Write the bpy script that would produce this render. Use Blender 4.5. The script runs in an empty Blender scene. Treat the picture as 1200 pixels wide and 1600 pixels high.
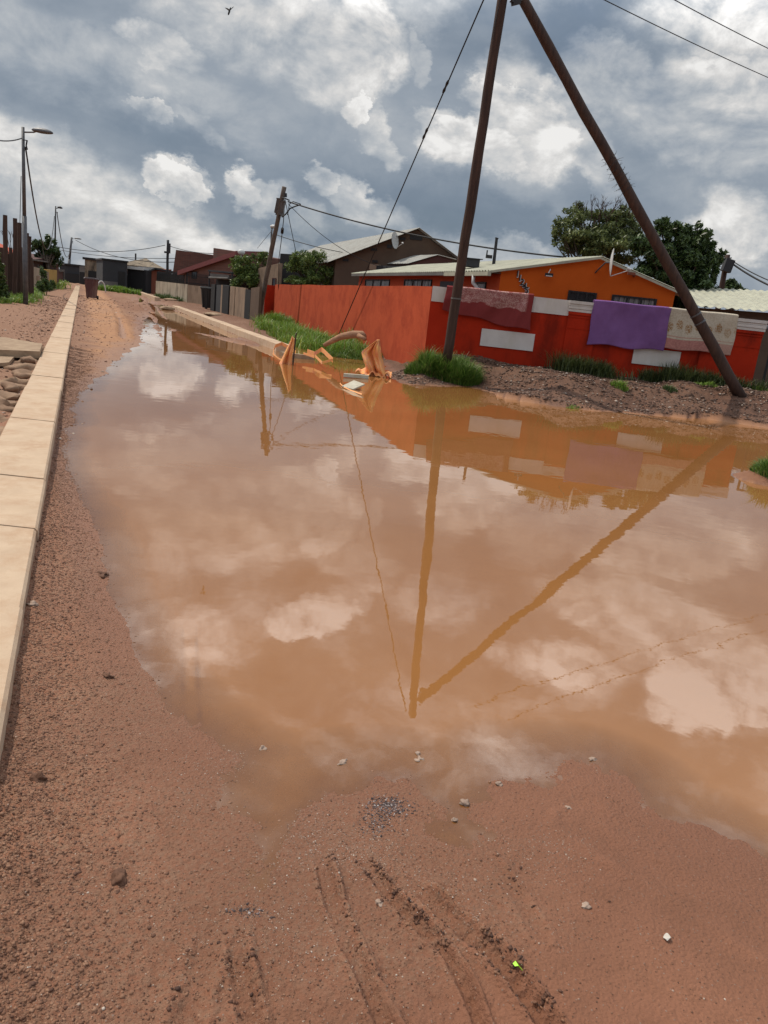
import bpy, bmesh, math, random
import numpy as np
from mathutils import Vector, Matrix
R = math.radians
random.seed(7)
rng = np.random.default_rng(11)
scene = bpy.context.scene
col = scene.collection

# ------------------------------------------------------------------ camera
EYE = 1.55                       # camera height above the water, metres
PPX, PPY = 600.0, 800.0
NX, NY = 130.0, 5130.0           # nadir vanishing point of the photograph
_d = np.array([NX-PPX, NY-PPY]); _dn = np.hypot(*_d); U = -_d/_dn
_dh = float(np.dot(np.array([134-PPX, 426-PPY]), U)); FOC = math.sqrt(_dh*_dn)
PITCH = math.atan(_dh/FOC)
cp, sp = math.cos(PITCH), math.sin(PITCH)
cam_data = bpy.data.cameras.new('camera')
cam = bpy.data.objects.new('camera', cam_data); col.objects.link(cam)
ux, uy = U
upl = Vector((0, sp, cp)); fw = Vector((0, cp, -sp)); rt = Vector((1, 0, 0))
cx = rt*(-uy) + upl*ux
cy = rt*(-ux) + upl*(-uy)
cz = -fw
m = Matrix((cx, cy, cz)).transposed().to_4x4(); m.translation = (0, 0, EYE)
cam.matrix_world = m
cam_data.sensor_fit = 'VERTICAL'; cam_data.sensor_height = 24; cam_data.lens = FOC/1600*24
cam_data.clip_start = 0.05; cam_data.clip_end = 6000
scene.camera = cam

# ------------------------------------------------------------------ exposure, sun, sky
scene.view_settings.view_transform = 'Standard'
scene.view_settings.look = 'None'
scene.view_settings.exposure = 0.0
scene.view_settings.gamma = 1.0
SUN_AZ, SUN_EL = -58.0, 56.0     # degrees left of the view direction, above the horizon
sd = bpy.data.lights.new('sun', 'SUN'); sd.energy = 3.1; sd.angle = R(0.8); sd.color = (1, 0.91, 0.78)
so = bpy.data.objects.new('sun', sd); col.objects.link(so)
sdir = Vector((math.sin(R(SUN_AZ))*math.cos(R(SUN_EL)), math.cos(R(SUN_AZ))*math.cos(R(SUN_EL)), math.sin(R(SUN_EL))))
so.rotation_euler = sdir.to_track_quat('Z', 'Y').to_euler()

def ray(px, py):
    v = np.array([px-PPX, py-PPY]); up = v@U; right = v@np.array([-U[1], U[0]])
    return np.array([right, FOC*cp+up*sp, -FOC*sp+up*cp])
def at(px, py, Y):               # a pixel of the photograph at distance Y (metres ahead)
    r = ray(px, py); r = r*(Y/r[1]); return Vector((r[0], r[1], r[2]+EYE))
def gp(px, py, z=0.0):           # a pixel of the photograph on the level z
    r = ray(px, py); r = r*((z-EYE)/r[2]); return Vector((r[0], r[1], z))

# ------------------------------------------------------------------ node helpers
class NT:
    def __init__(s, tree): s.t = tree; s.n = tree.nodes; s.l = tree.links
    def add(s, typ, **kw):
        n = s.n.new(typ)
        for k, v in kw.items(): setattr(n, k, v)
        return n
    def put(s, sock, v):
        if isinstance(v, bpy.types.NodeSocket): s.l.new(v, sock)
        elif v is not None:
            try: sock.default_value = v
            except Exception:
                sock.default_value = tuple(v)+(1,) if len(v) == 3 else v
    def math(s, op, a, b=None, c=None, clamp=False):
        n = s.add('ShaderNodeMath', operation=op); n.use_clamp = clamp
        s.put(n.inputs[0], a); s.put(n.inputs[1], b); s.put(n.inputs[2], c); return n.outputs[0]
    def vmath(s, op, a, b=None):
        n = s.add('ShaderNodeVectorMath', operation=op); s.put(n.inputs[0], a); s.put(n.inputs[1], b); return n.outputs[0]
    def noise(s, vec, scale, detail=4, rough=0.55, dist=0.0, out=0):
        n = s.add('ShaderNodeTexNoise'); s.put(n.inputs['Vector'], vec)
        n.inputs['Scale'].default_value = scale; n.inputs['Detail'].default_value = detail
        n.inputs['Roughness'].default_value = rough; n.inputs['Distortion'].default_value = dist
        return n.outputs[out]
    def ramp(s, fac, stops, interp='LINEAR'):
        n = s.add('ShaderNodeValToRGB'); cr = n.color_ramp; cr.interpolation = interp
        while len(cr.elements) < len(stops): cr.elements.new(0.5)
        for e, (p, c) in zip(cr.elements, stops):
            e.position = p; e.color = (c, c, c, 1) if isinstance(c, (int, float)) else (*c, 1)
        s.put(n.inputs[0], fac); return n.outputs[0]
    def mix(s, f, a, b, blend='MIX'):
        n = s.add('ShaderNodeMix', data_type='RGBA', blend_type=blend); n.clamp_factor = True
        s.put(n.inputs[0], f); s.put(n.inputs[6], a if not isinstance(a, tuple) else (*a, 1)[:4]); s.put(n.inputs[7], b if not isinstance(b, tuple) else (*b, 1)[:4]); return n.outputs[2]
    def rng(s, v, a, b, c=0.0, d=1.0, smooth=False):
        n = s.add('ShaderNodeMapRange'); n.interpolation_type = 'SMOOTHSTEP' if smooth else 'LINEAR'
        s.put(n.inputs[0], v); n.inputs[1].default_value = a; n.inputs[2].default_value = b
        n.inputs[3].default_value = c; n.inputs[4].default_value = d; return n.outputs[0]

# world ------------------------------------------------------------
world = bpy.data.worlds.new('World'); scene.world = world; world.use_nodes = True
W = NT(world.node_tree); W.n.clear()
wo = W.add('ShaderNodeOutputWorld'); bg = W.add('ShaderNodeBackground'); W.l.new(bg.outputs[0], wo.inputs[0])
sky = W.add('ShaderNodeTexSky'); sky.sky_type = 'NISHITA'; sky.sun_disc = False
sky.sun_elevation = R(SUN_EL); sky.sun_rotation = R(SUN_AZ) % (2*math.pi); sky.dust_density = 2.0
tc = W.add('ShaderNodeTexCoord'); DV = tc.outputs['Generated']
sx = W.add('ShaderNodeSeparateXYZ'); W.l.new(DV, sx.inputs[0])
AZ = W.math('ARCTAN2', sx.outputs[0], sx.outputs[1]); EL = W.math('ARCSINE', sx.outputs[2])
# cloud space: azimuth and stretched elevation, warped at three sizes
wv = W.vmath('MULTIPLY', DV, (1, 1, 1.5))
w1 = W.noise(wv, 4.5, 2, 0.5, out=1); w2 = W.noise(wv, 15, 7, 0.62, out=1)
s1 = W.add('ShaderNodeSeparateColor'); W.l.new(w1, s1.inputs[0]); s2 = W.add('ShaderNodeSeparateColor'); W.l.new(w2, s2.inputs[0])
def wob(base, a, b, k1, k2):
    t = W.math('MULTIPLY_ADD', W.math('SUBTRACT', a, 0.5), k1, base)
    return W.math('MULTIPLY_ADD', W.math('SUBTRACT', b, 0.5), k2, t)
w3 = W.noise(wv, 34, 6, 0.6, out=1); s3 = W.add('ShaderNodeSeparateColor'); W.l.new(w3, s3.inputs[0])
AZW = wob(wob(AZ, s1.outputs[0], s2.outputs[0], 0.06, 0.075), s3.outputs[0], 0.5, 0.030, 0.0)
ELW = wob(wob(EL, s1.outputs[1], s2.outputs[1], 0.04, 0.065), s3.outputs[1], 0.5, 0.030, 0.0)
def azel(px, py):
    r = ray(px, py); r = r/np.linalg.norm(r); return math.atan2(r[0], r[1]), math.asin(r[2])
def blob(az, el, rx, ry, rot, lo, hi, shade=False):
    a = W.math('SUBTRACT', AZW, az); e = W.math('SUBTRACT', ELW, el)
    c, s_ = math.cos(rot), math.sin(rot)
    a2 = W.math('ADD', W.math('MULTIPLY', a, c/rx), W.math('MULTIPLY', e, s_/rx))
    e2 = W.math('ADD', W.math('MULTIPLY', a, -s_/ry), W.math('MULTIPLY', e, c/ry))
    d2 = W.math('ADD', W.math('MULTIPLY', a2, a2), W.math('MULTIPLY', e2, e2))
    m_ = W.rng(d2, lo, hi, 1.0, 0.0, True)
    if shade: m_ = W.math('MULTIPLY', m_, W.rng(e2, -1.0, 0.7, 0.42, 1.0))
    return m_
# bright cumulus: pixel centre, half sizes in pixels, tilt, soft edge (from, to), weight
BR = [(270, 284, 54, 27, -8, .6, 1.15, 1.0), (372, 285, 30, 38, 0, .45, 1.2, .85), (405, 305, 42, 30, -10, .4, 1.3, .6), (455, 325, 60, 26, -20, .3, 1.5, .35),
      (515, 283, 34, 22, -40, .5, 1.3, .7), (555, 310, 46, 26, -40, .45, 1.4, .6), (555, 178, 28, 20, -45, .5, 1.25, .85), (600, 225, 52, 24, -50, .4, 1.4, .5),
      (575, 70, 75, 62, -30, .4, 1.3, .85), (500, 110, 60, 40, -15, .2, 1.6, .5), (450, 40, 130, 40, -15, .1, 1.7, .4), (668, 92, 22, 24, 0, .4, 1.4, .45),
      (740, 225, 80, 42, 4, .5, 1.25, .85), (840, 215, 70, 55, -30, .45, 1.35, .8), (700, 200, 40, 30, 0, .4, 1.4, .5), (850, 165, 60, 26, -15, .3, 1.5, .5),
      (235, 163, 32, 16, -10, .5, 1.3, .65), (295, 185, 55, 14, -20, .2, 1.6, .35), (245, 68, 50, 22, -6, .3, 1.5, .5), (150, 100, 230, 42, -4, .05, 1.8, .28),
      (80, 270, 200, 46, -14, .1, 1.7, .55), (130, 330, 170, 50, -8, .1, 1.7, .42), (230, 340, 110, 36, -10, .2, 1.5, .45), (330, 385, 190, 26, 6, .1, 1.7, .5),
      (600, 345, 60, 24, -10, .2, 1.6, .4), (1090, 190, 120, 50, -10, .2, 1.6, .45), (1010, 150, 70, 40, 0, .1, 1.7, .3), (1150, 360, 60, 50, 10, .3, 1.5, .65), (1120, 215, 50, 34, -10, .4, 1.4, .45),
      (800, 130, 40, 40, -40, .3, 1.5, .45), (1180, 60, 120, 40, 0, .1, 1.7, .3), (800, 400, 120, 24, 0, .1, 1.7, .4), (930, 250, 60, 26, -30, .3, 1.5, .4),
      # higher clouds, placed where the puddle mirrors them
      (260, 600, 48, 20, 0, .5, 1.4, .6), (350, 830, 170, 70, 0, .2, 1.6, .55), (500, 800, 60, 60, 20, .35, 1.4, .6), (500, 960, 95, 42, 20, .5, 1.25, .8), (560, 880, 90, 60, 0, .4, 1.4, .5),
      (740, 770, 90, 30, 15, .5, 1.3, .8), (830, 840, 70, 50, 0, .4, 1.4, .6), (1040, 850, 150, 60, 10, .4, 1.35, .8), (1000, 960, 160, 50, -10, .35, 1.4, .65), (1110, 1060, 110, 75, 15, .5, 1.2, .85),
      (860, 1040, 110, 30, 0, .2, 1.6, .5), (250, 1000, 180, 60, 0, .1, 1.8, .35), (700, 1180, 200, 40, 0, .1, 1.8, .3), (220, 720, 60, 26, 0, .3, 1.6, .35), (700, 940, 80, 40, 0, .3, 1.6, .4)]
DK = [(300, 210, 230, 44, -10, .05, 1.8, .45), (420, 230, 120, 40, -10, .1, 1.8, .3), (740, 335, 190, 42, -3, .1, 1.7, .85), (350, 345, 50, 36, 0, .1, 1.8, .35), (735, 120, 60, 70, 0, .1, 1.8, .4), (925, 55, 50, 70, -30, .1, 1.7, .5),
      (150, 190, 150, 30, -12, .1, 1.7, .3), (970, 320, 90, 40, 0, .1, 1.7, .25), (600, 270, 90, 30, 0, .1, 1.7, .3), (450, 360, 120, 22, -8, .2, 1.7, .5), (20, 190, 60, 24, -6, .2, 1.7, .35),
      (470, 900, 70, 34, 0, .2, 1.6, .5), (880, 900, 90, 40, 0, .2, 1.6, .3), (1000, 1160, 160, 50, 0, .2, 1.7, .4), (420, 1040, 160, 40, 0, .2, 1.7, .35), (620, 760, 90, 30, 0, .2, 1.7, .3)]
def field(lst):
    acc = None
    for (px, py, hx, hy, rot, lo, hi, wgt) in lst:
        a, e = azel(px, py); b = blob(a, abs(e), hx/1150, hy/1150, R((rot if py < 500 else -rot) - 6.2), lo, (lo+(hi-lo)*.72 if lo >= .4 else hi), lo >= .4)
        b = W.math('MULTIPLY', b, wgt)
        acc = b if acc is None else W.math('MAXIMUM', acc, b)
    return acc
B = field(BR); K = field(DK)
base_n = W.noise(W.vmath('MULTIPLY', DV, (1, 1, 2.4)), 3.0, 7, 0.5, 0.4)
puff = W.noise(W.vmath('MULTIPLY', DV, (1, 1, 1.5)), 11, 10, 0.60, 0.25)
puff_up = W.noise(W.vmath('MULTIPLY', W.vmath('ADD', DV, (-0.006, 0.0, 0.016)), (1, 1, 1.5)), 11, 10, 0.60, 0.25)
relief = W.math('MULTIPLY', W.math('SUBTRACT', puff, puff_up), 1.6)
v = W.math('MULTIPLY_ADD', W.math('SUBTRACT', base_n, 0.5), 0.70, 0.44)
v = W.math('MULTIPLY_ADD', W.math('SUBTRACT', puff, 0.5), 0.19, v)
hiE = W.rng(EL, .30, .46, 0.0, 1.0)
v = W.math('MULTIPLY_ADD', hiE, W.math('MULTIPLY_ADD', W.math('SUBTRACT', puff, .47), 1.0, .07), v)
v = W.math('MULTIPLY_ADD', B, 0.54, v)
v = W.math('MULTIPLY_ADD', W.math('MULTIPLY', K, W.math('SUBTRACT', 1.0, B)), -0.26, v)
v = W.math('MULTIPLY_ADD', relief, W.math('ADD', 0.13, W.math('MULTIPLY', B, 1.1)), v)
cl = W.ramp(v, [(0.0, (.14, .19, .25)), (0.25, (.20, .25, .315)), (0.45, (.31, .355, .41)), (0.65, (.48, .505, .53)), (0.84, (.70, .69, .675)), (1.0, (.90, .885, .86))])
skc = W.vmath('SCALE', sky.outputs[0]); skc.node.inputs['Scale'].default_value = 0.07
gap = W.rng(base_n, 0.30, 0.42, 0.30, 0.06)
hi_ = W.math('MULTIPLY_ADD', W.math('MULTIPLY', W.rng(EL, .30, .48, 0.0, 1.0), W.rng(v, .48, .85, 0.0, 1.0)), 1.5, W.rng(EL, .30, .52, 1.0, 1.65)); out_ = W.vmath('SCALE', W.mix(gap, cl, skc)); W.put(out_.node.inputs['Scale'], hi_)
W.l.new(out_, bg.inputs[0]); bg.inputs[1].default_value = 1.0
world.cycles_visibility.camera = True

# ------------------------------------------------------------------ material helpers
MATS = {}
def mat(name, c1, c2=None, rough=0.8, scale=6.0, detail=5, bump=0.0, bscale=None, metal=0.0, coord='Object', stretch=(1, 1, 1), spec=0.4, dirt=None, dscale=1.3, dstretch=(1, 1, .35)):
    mt = bpy.data.materials.new(name); mt.use_nodes = True; T = NT(mt.node_tree); b = T.n['Principled BSDF']
    tcn = T.add('ShaderNodeTexCoord'); vec = T.vmath('MULTIPLY', tcn.outputs[coord], stretch)
    c2 = c2 or tuple(x*0.75 for x in c1)
    f = T.rng(T.noise(vec, scale, detail, 0.6), 0.3, 0.7)
    c = T.mix(f, c1, c2)
    if dirt:
        g = T.rng(T.noise(T.vmath('MULTIPLY', vec, dstretch), dscale*1.4, 8, 0.7, 0.3), 0.47, 0.66)
        c = T.mix(g, c, dirt)
    T.put(b.inputs['Base Color'], c); b.inputs['Roughness'].default_value = rough; b.inputs['Metallic'].default_value = metal
    b.inputs['Specular IOR Level'].default_value = spec
    if bump:
        bn = T.add('ShaderNodeBump'); bn.inputs['Strength'].default_value = 0.8; bn.inputs['Distance'].default_value = bump
        T.put(bn.inputs['Height'], T.noise(vec, bscale or scale*4, 6, 0.65)); T.l.new(bn.outputs[0], b.inputs['Normal'])
    MATS[name] = mt; return mt
def leafmat(name, dark, light, trans=0.25):
    mt = bpy.data.materials.new(name); mt.use_nodes = True; T = NT(mt.node_tree); b = T.n['Principled BSDF']
    g = T.add('ShaderNodeNewGeometry')
    st_ = [(0, dark), (0.55, tuple((a+b2)/2 for a, b2 in zip(dark, light))), (.93, light)] + ([(.955, (.30, .25, .10))] if trans >= .3 else [])
    c = T.ramp(g.outputs['Random Per Island'], st_)
    T.put(b.inputs['Base Color'], c); b.inputs['Roughness'].default_value = 0.45; b.inputs['Specular IOR Level'].default_value = 0.35
    tr = T.add('ShaderNodeBsdfTranslucent'); T.put(tr.inputs[0], c); mx = T.add('ShaderNodeMixShader'); mx.inputs[0].default_value = trans
    T.l.new(b.outputs[0], mx.inputs[1]); T.l.new(tr.outputs[0], mx.inputs[2]); T.l.new(mx.outputs[0], T.n['Material Output'].inputs[0])
    return mt
def brickmat(name, c1, c2, mortar, scale=1.0):
    mt = bpy.data.materials.new(name); mt.use_nodes = True; T = NT(mt.node_tree); b = T.n['Principled BSDF']
    tcn = T.add('ShaderNodeTexCoord'); sp_ = T.add('ShaderNodeSeparateXYZ'); T.l.new(tcn.outputs['Object'], sp_.inputs[0])
    cb = T.add('ShaderNodeCombineXYZ'); T.put(cb.inputs[0], T.math('ADD', sp_.outputs[0], sp_.outputs[1])); T.put(cb.inputs[1], sp_.outputs[2])
    br = T.add('ShaderNodeTexBrick'); T.l.new(cb.outputs[0], br.inputs['Vector']); br.inputs['Scale'].default_value = scale
    br.inputs['Brick Width'].default_value = 0.24; br.inputs['Row Height'].default_value = 0.085; br.inputs['Mortar Size'].default_value = 0.008
    br.inputs['Color1'].default_value = (*c1, 1); br.inputs['Color2'].default_value = (*c2, 1); br.inputs['Mortar'].default_value = (*mortar, 1)
    T.put(b.inputs['Base Color'], T.mix(T.rng(T.noise(tcn.outputs['Object'], 1.2, 5, .6), .4, .75, 0, .5), br.outputs[0], tuple(x*.5 for x in c1))); b.inputs['Roughness'].default_value = 0.9
    return mt

M = {}
M['pole'] = mat('creosoted_wood', (.075, .040, .028), (.030, .016, .012), 0.75, 3, 6, 0.006, 12, stretch=(6, 6, .6), spec=.35)
M['pole_grey'] = mat('weathered_pole_wood', (.16, .125, .10), (.07, .05, .04), 0.85, 3, 6, 0.004, 14, stretch=(6, 6, .6))
M['stake'] = mat('brown_stake_wood', (.085, .050, .036), (.035, .021, .017), 0.9, 3, 6, 0.008, 10, stretch=(5, 5, .5))
M['steel'] = mat('galvanised_steel', (.13, .13, .135), (.08, .08, .085), 0.5, 8, metal=0.3)
M['dark_steel'] = mat('dark_painted_steel', (.03, .03, .033), (.018, .018, .02), 0.5, 8)
M['cable'] = mat('black_cable', (.016, .016, .018), rough=0.6)
M['kerb'] = mat('kerb_concrete', (.55, .41, .285), (.46, .33, .225), 0.95, 5, 8, 0.003, 40, dirt=(.44, .29, .185), dscale=2.6, dstretch=(1, 1, 1))
M['concrete'] = mat('rough_concrete', (.40, .285, .185), (.24, .155, .095), 0.95, 7, 8, 0.006, 20)
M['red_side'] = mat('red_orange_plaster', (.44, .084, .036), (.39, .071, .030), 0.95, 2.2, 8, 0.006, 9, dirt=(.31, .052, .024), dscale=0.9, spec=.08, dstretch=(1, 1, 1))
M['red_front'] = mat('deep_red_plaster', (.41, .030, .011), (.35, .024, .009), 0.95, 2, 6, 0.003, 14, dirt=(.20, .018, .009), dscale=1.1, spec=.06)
M['white'] = mat('white_wall_paint', (.60, .56, .53), (.52, .48, .45), 0.8, 4, 6, 0.002, 30, dirt=(.5, .46, .40))
M['orange'] = mat('orange_house_paint', (.57, .115, .017), (.49, .095, .014), 0.95, 1.5, 6, 0.002, 20, spec=.08)
M['orange_shaded'] = mat('eave_shaded_house_paint', (.55, .08, .02), (.50, .07, .018), 0.85, 1.5, 6)  # redder, darker copy of the house orange: shade under the eaves put into colour
M['roof_pale'] = mat('pale_cream_roof_sheet', (.43, .42, .32), (.35, .35, .27), 0.7, 1.5, 6, dirt=(.28, .27, .21))
M['roof_grey'] = mat('weathered_grey_roof', (.36, .36, .33), (.24, .24, .22), 0.7, 3, 7, stretch=(1, 1, 1), dirt=(.22, .20, .17))
M['roof_maroon'] = mat('maroon_roof_sheet', (.20, .055, .05), (.15, .04, .04), 0.6, 3)
M['roof_red'] = mat('red_tile_roof', (.50, .10, .05), (.38, .07, .04), 0.8, 9)
M['brown_plaster'] = mat('brown_grey_plaster', (.115, .075, .050), (.09, .058, .040), 0.9, 1.5, 6)
M['beige'] = mat('beige_plaster', (.30, .215, .15), (.22, .15, .10), 0.9, 1.2, 6, dirt=(.16, .11, .075))
M['cream'] = mat('stained_cream_plaster', (.42, .35, .26), (.32, .26, .19), 0.9, 1, 7, dirt=(.16, .13, .09), dscale=.8)
M['black_wall'] = mat('black_painted_wall', (.012, .012, .014), (.008, .008, .009), 0.8, 2)
M['charcoal'] = mat('charcoal_wall', (.040, .043, .048), (.030, .032, .036), 0.85, 1.2, 5)
M['grey_wall'] = mat('grey_unpainted_wall', (.16, .15, .14), (.09, .085, .08), 0.9, 1)
M['maroon_wall'] = mat('maroon_wall', (.10, .045, .038), (.07, .03, .027), 0.9, 1)
M['terracotta'] = mat('terracotta_wall', (.22, .07, .040), (.17, .055, .033), 0.9, 1)
M['tan_block'] = mat('tan_block_wall', (.30, .24, .17), (.16, .12, .085), 0.9, .9, dirt=(.05, .04, .03))
M['yellow'] = mat('faded_yellow_wall', (.42, .27, .06), (.34, .21, .05), 0.9, 2)
M['brick'] = brickmat('dark_brick', (.15, .052, .035), (.10, .036, .027), (.10, .075, .06))
M['brick2'] = brickmat('brown_brick', (.19, .075, .048), (.13, .05, .035), (.13, .10, .08))
M['glass'] = mat('dark_window_glass', (.03, .035, .04), (.015, .018, .02), 0.12, .9, spec=.6)
M['curtain_glass'] = mat('window_with_pale_curtain', (.30, .29, .28), (.06, .06, .06), 0.25, 5, stretch=(3, 3, .3), spec=.6)
M['black'] = mat('black_paint', (.012, .012, .013), rough=0.5)
M['bin_brown'] = mat('maroon_brown_bin_plastic', (.10, .035, .035), (.075, .03, .032), 0.5, 4, dirt=(.20, .13, .11))
M['bin_lid'] = mat('grey_brown_lid_plastic', (.07, .045, .045), rough=0.5)
M['bin_black'] = mat('black_bin_plastic', (.014, .014, .015), rough=0.5)
M['net'] = mat('orange_barrier_plastic', (.78, .27, .12), (.80, .44, .12), 0.7, 7, 4, dirt=(.70, .30, .20), dscale=6, stretch=(3, 3, .8), spec=.25)
M['board'] = mat('pale_board', (.50, .47, .38), (.36, .31, .22), 0.8, 8)
M['log'] = mat('dry_log_wood', (.42, .23, .13), (.24, .125, .075), 0.9, 4, 6, 0.01, 16, stretch=(1, 4, 4))
M['dirty_concrete'] = mat('soil_stained_concrete', (.34, .22, .14), (.17, .095, .058), 0.95, 5, 8, 0.012, 14)
M['stone'] = mat('pale_stone', (.42, .31, .24), (.24, .16, .12), 0.85, 30, 5, 0.002, 60)
M['stone_dark'] = mat('brown_stone', (.16, .078, .045), (.085, .040, .025), 0.9, 30, 5, 0.004, 40)
M['bark'] = mat('tree_bark', (.10, .07, .05), (.05, .035, .025), 0.95, 6, 5, 0.01, 20)
M['purple'] = mat('purple_fleece', (.21, .105, .27), (.15, .072, .195), 1.0, 2.2, 7, 0.004, 50, spec=.05)
M['white_metal'] = mat('white_metal', (.62, .62, .60), (.52, .52, .5), 0.5, 6)
M['lime'] = mat('lime_leaf', (.45, .95, .04), (.35, .80, .03), 0.5, 30)
LEAF = dict(dark=leafmat('dark_leaves', (.014, .030, .011), (.10, .155, .045), .2), mid=leafmat('mid_leaves', (.020, .045, .012), (.12, .17, .045)),
            bright=leafmat('bright_leaves', (.035, .075, .015), (.20, .26, .065)), grass=leafmat('grass_blades', (.035, .085, .010), (.20, .32, .06), .3),
            weeds=leafmat('green_weeds', (.07, .15, .015), (.26, .38, .055), .3), shade=leafmat('dull_grass_blades', (.028, .046, .014), (.12, .15, .05), .2), olive=leafmat('olive_leaves', (.040, .060, .018), (.22, .26, .09), .25))

# ------------------------------------------------------------------ object helpers
def tag(o, label, cat, group=None, kind=None):
    if label: o['label'] = label
    if cat: o['category'] = cat
    if group: o['group'] = group
    if kind: o['kind'] = kind
    return o
def empty(name, loc, label, cat, group=None, rz=0):
    o = bpy.data.objects.new(name, None); col.objects.link(o); o.location = loc; o.rotation_euler = (0, 0, rz); o.empty_display_size = 0.2
    bpy.context.view_layer.update() if False else None
    return tag(o, label, cat, group)
def link(name, me, m, parent=None, smooth=False):
    me.materials.append(m)
    o = bpy.data.objects.new(name, me); col.objects.link(o)
    if parent is not None:
        o.parent = parent
        # meshes are built in world coordinates: cancel the ancestors' transforms
        mw = Matrix.Identity(4); p = parent; chain = []
        while p is not None: chain.append(p); p = p.parent
        for q in reversed(chain): mw = mw @ q.matrix_parent_inverse @ q.matrix_basis
        o.matrix_parent_inverse = mw.inverted()
    if smooth:
        me.polygons.foreach_set('use_smooth', [True]*len(me.polygons))
    return o
class MB:
    def __init__(s): s.v = []; s.f = []; s.uv = None
    def face(s, *pts):
        b = len(s.v); s.v += [tuple(p) for p in pts]; s.f.append(tuple(range(b, b+len(pts)))); return s
    def prism(s, pa, pb):        # two matching loops joined by sides, with caps
        n = len(pa); b = len(s.v); s.v += [tuple(p) for p in pa]+[tuple(p) for p in pb]
        s.f.append(tuple(range(b+n-1, b-1, -1))); s.f.append(tuple(range(b+n, b+2*n)))
        for i in range(n):
            j = (i+1) % n; s.f.append((b+i, b+j, b+n+j, b+n+i))
        return s
    def box(s, c, e1, e2, e3):   # centre and three half-axis vectors
        c, e1, e2, e3 = map(Vector, (c, e1, e2, e3))
        return s.prism([c-e1-e2-e3, c+e1-e2-e3, c+e1+e2-e3, c-e1+e2-e3], [c-e1-e2+e3, c+e1-e2+e3, c+e1+e2+e3, c-e1+e2+e3])
    def tube(s, pts, r, n=8, caps=True):
        pts = [Vector(p) for p in pts]; rs = r if isinstance(r, (list, tuple)) else [r]*len(pts)
        b = len(s.v); prev = None
        for i, p in enumerate(pts):
            d = (pts[min(i+1, len(pts)-1)]-pts[max(i-1, 0)]).normalized()
            if prev is None:
                a = d.cross(Vector((0, 0, 1)))
                if a.length < 1e-3: a = Vector((1, 0, 0))
            else: a = prev - d*prev.dot(d)
            a.normalize(); prev = a; c = d.cross(a)
            for k in range(n):
                t = 2*math.pi*k/n; s.v.append(tuple(p+(a*math.cos(t)+c*math.sin(t))*rs[i]))
        for i in range(len(pts)-1):
            for k in range(n):
                k2 = (k+1) % n; s.f.append((b+i*n+k, b+i*n+k2, b+(i+1)*n+k2, b+(i+1)*n+k))
        if caps:
            s.f.append(tuple(b+k for k in range(n-1, -1, -1))); e = b+(len(pts)-1)*n; s.f.append(tuple(e+k for k in range(n)))
        return s
    def build(s, name, m, parent=None, smooth=False):
        me = bpy.data.meshes.new(name); me.from_pydata(s.v, [], s.f); me.validate()
        bm = bmesh.new(); bm.from_mesh(me); bmesh.ops.recalc_face_normals(bm, faces=bm.faces); bm.to_mesh(me); bm.free()
        return link(name, me, m, parent, smooth)
def mesh_np(name, V, F, m, parent=None, smooth=False):
    me = bpy.data.meshes.new(name); nf, k = F.shape
    me.vertices.add(len(V)); me.vertices.foreach_set('co', np.ascontiguousarray(V, dtype=np.float32).ravel())
    me.loops.add(nf*k); me.loops.foreach_set('vertex_index', np.ascontiguousarray(F, dtype=np.int32).ravel())
    me.polygons.add(nf); me.polygons.foreach_set('loop_start', np.arange(0, nf*k, k, dtype=np.int32)); me.polygons.foreach_set('loop_total', np.full(nf, k, dtype=np.int32))
    me.update(calc_edges=True)
    return link(name, me, m, parent, smooth)
def V3(*a): return Vector(a)

# ------------------------------------------------------------------ numpy noise
def _h(ix, iy, seed):
    n = (ix.astype(np.int64)*374761393 + iy.astype(np.int64)*668265263 + seed*974711) & 0x7fffffff
    n = ((n ^ (n >> 13))*1274126177) & 0x7fffffff
    return ((n ^ (n >> 16)) & 0xffff)/65535.0
def vnoise(x, y, seed=0):
    ix, iy = np.floor(x), np.floor(y); fx, fy = x-ix, y-iy
    fx = fx*fx*fx*(fx*(fx*6-15)+10); fy = fy*fy*fy*(fy*(fy*6-15)+10)
    a, b, c, d = _h(ix, iy, seed), _h(ix+1, iy, seed), _h(ix, iy+1, seed), _h(ix+1, iy+1, seed)
    return (a*(1-fx)+b*fx)*(1-fy)+(c*(1-fx)+d*fx)*fy
def fbm(x, y, f, octv=4, seed=0, gain=0.5):
    s, a, t = 0, 1.0, 0
    for o in range(octv):
        c_, s_ = math.cos(o*1.1), math.sin(o*1.1)
        s = s + a*(vnoise((x*c_-y*s_)*f, (x*s_+y*c_)*f, seed+o*17)-0.5); t += a; a *= gain; f *= 2.03
    return s/t*2
def sst(x, a, b):
    t = np.clip((x-a)/(b-a), 0, 1); return t*t*(3-2*t)
def sdf_poly(X, Y, P):
    n = len(P); d = np.full(X.shape, 1e18); ins = np.zeros(X.shape, bool)
    for i in range(n):
        ax, ay = P[i]; bx, by = P[(i+1) % n]
        ex, ey = bx-ax, by-ay; wx, wy = X-ax, Y-ay
        t = np.clip((wx*ex+wy*ey)/(ex*ex+ey*ey+1e-12), 0, 1)
        d = np.minimum(d, (wx-ex*t)**2+(wy-ey*t)**2)
        c = ((ay <= Y) & (by > Y)) | ((by <= Y) & (ay > Y))
        xi = ax+(Y-ay)/(by-ay+1e-12)*ex
        ins ^= c & (X < xi)
    return np.where(ins, -1, 1)*np.sqrt(d)
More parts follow.
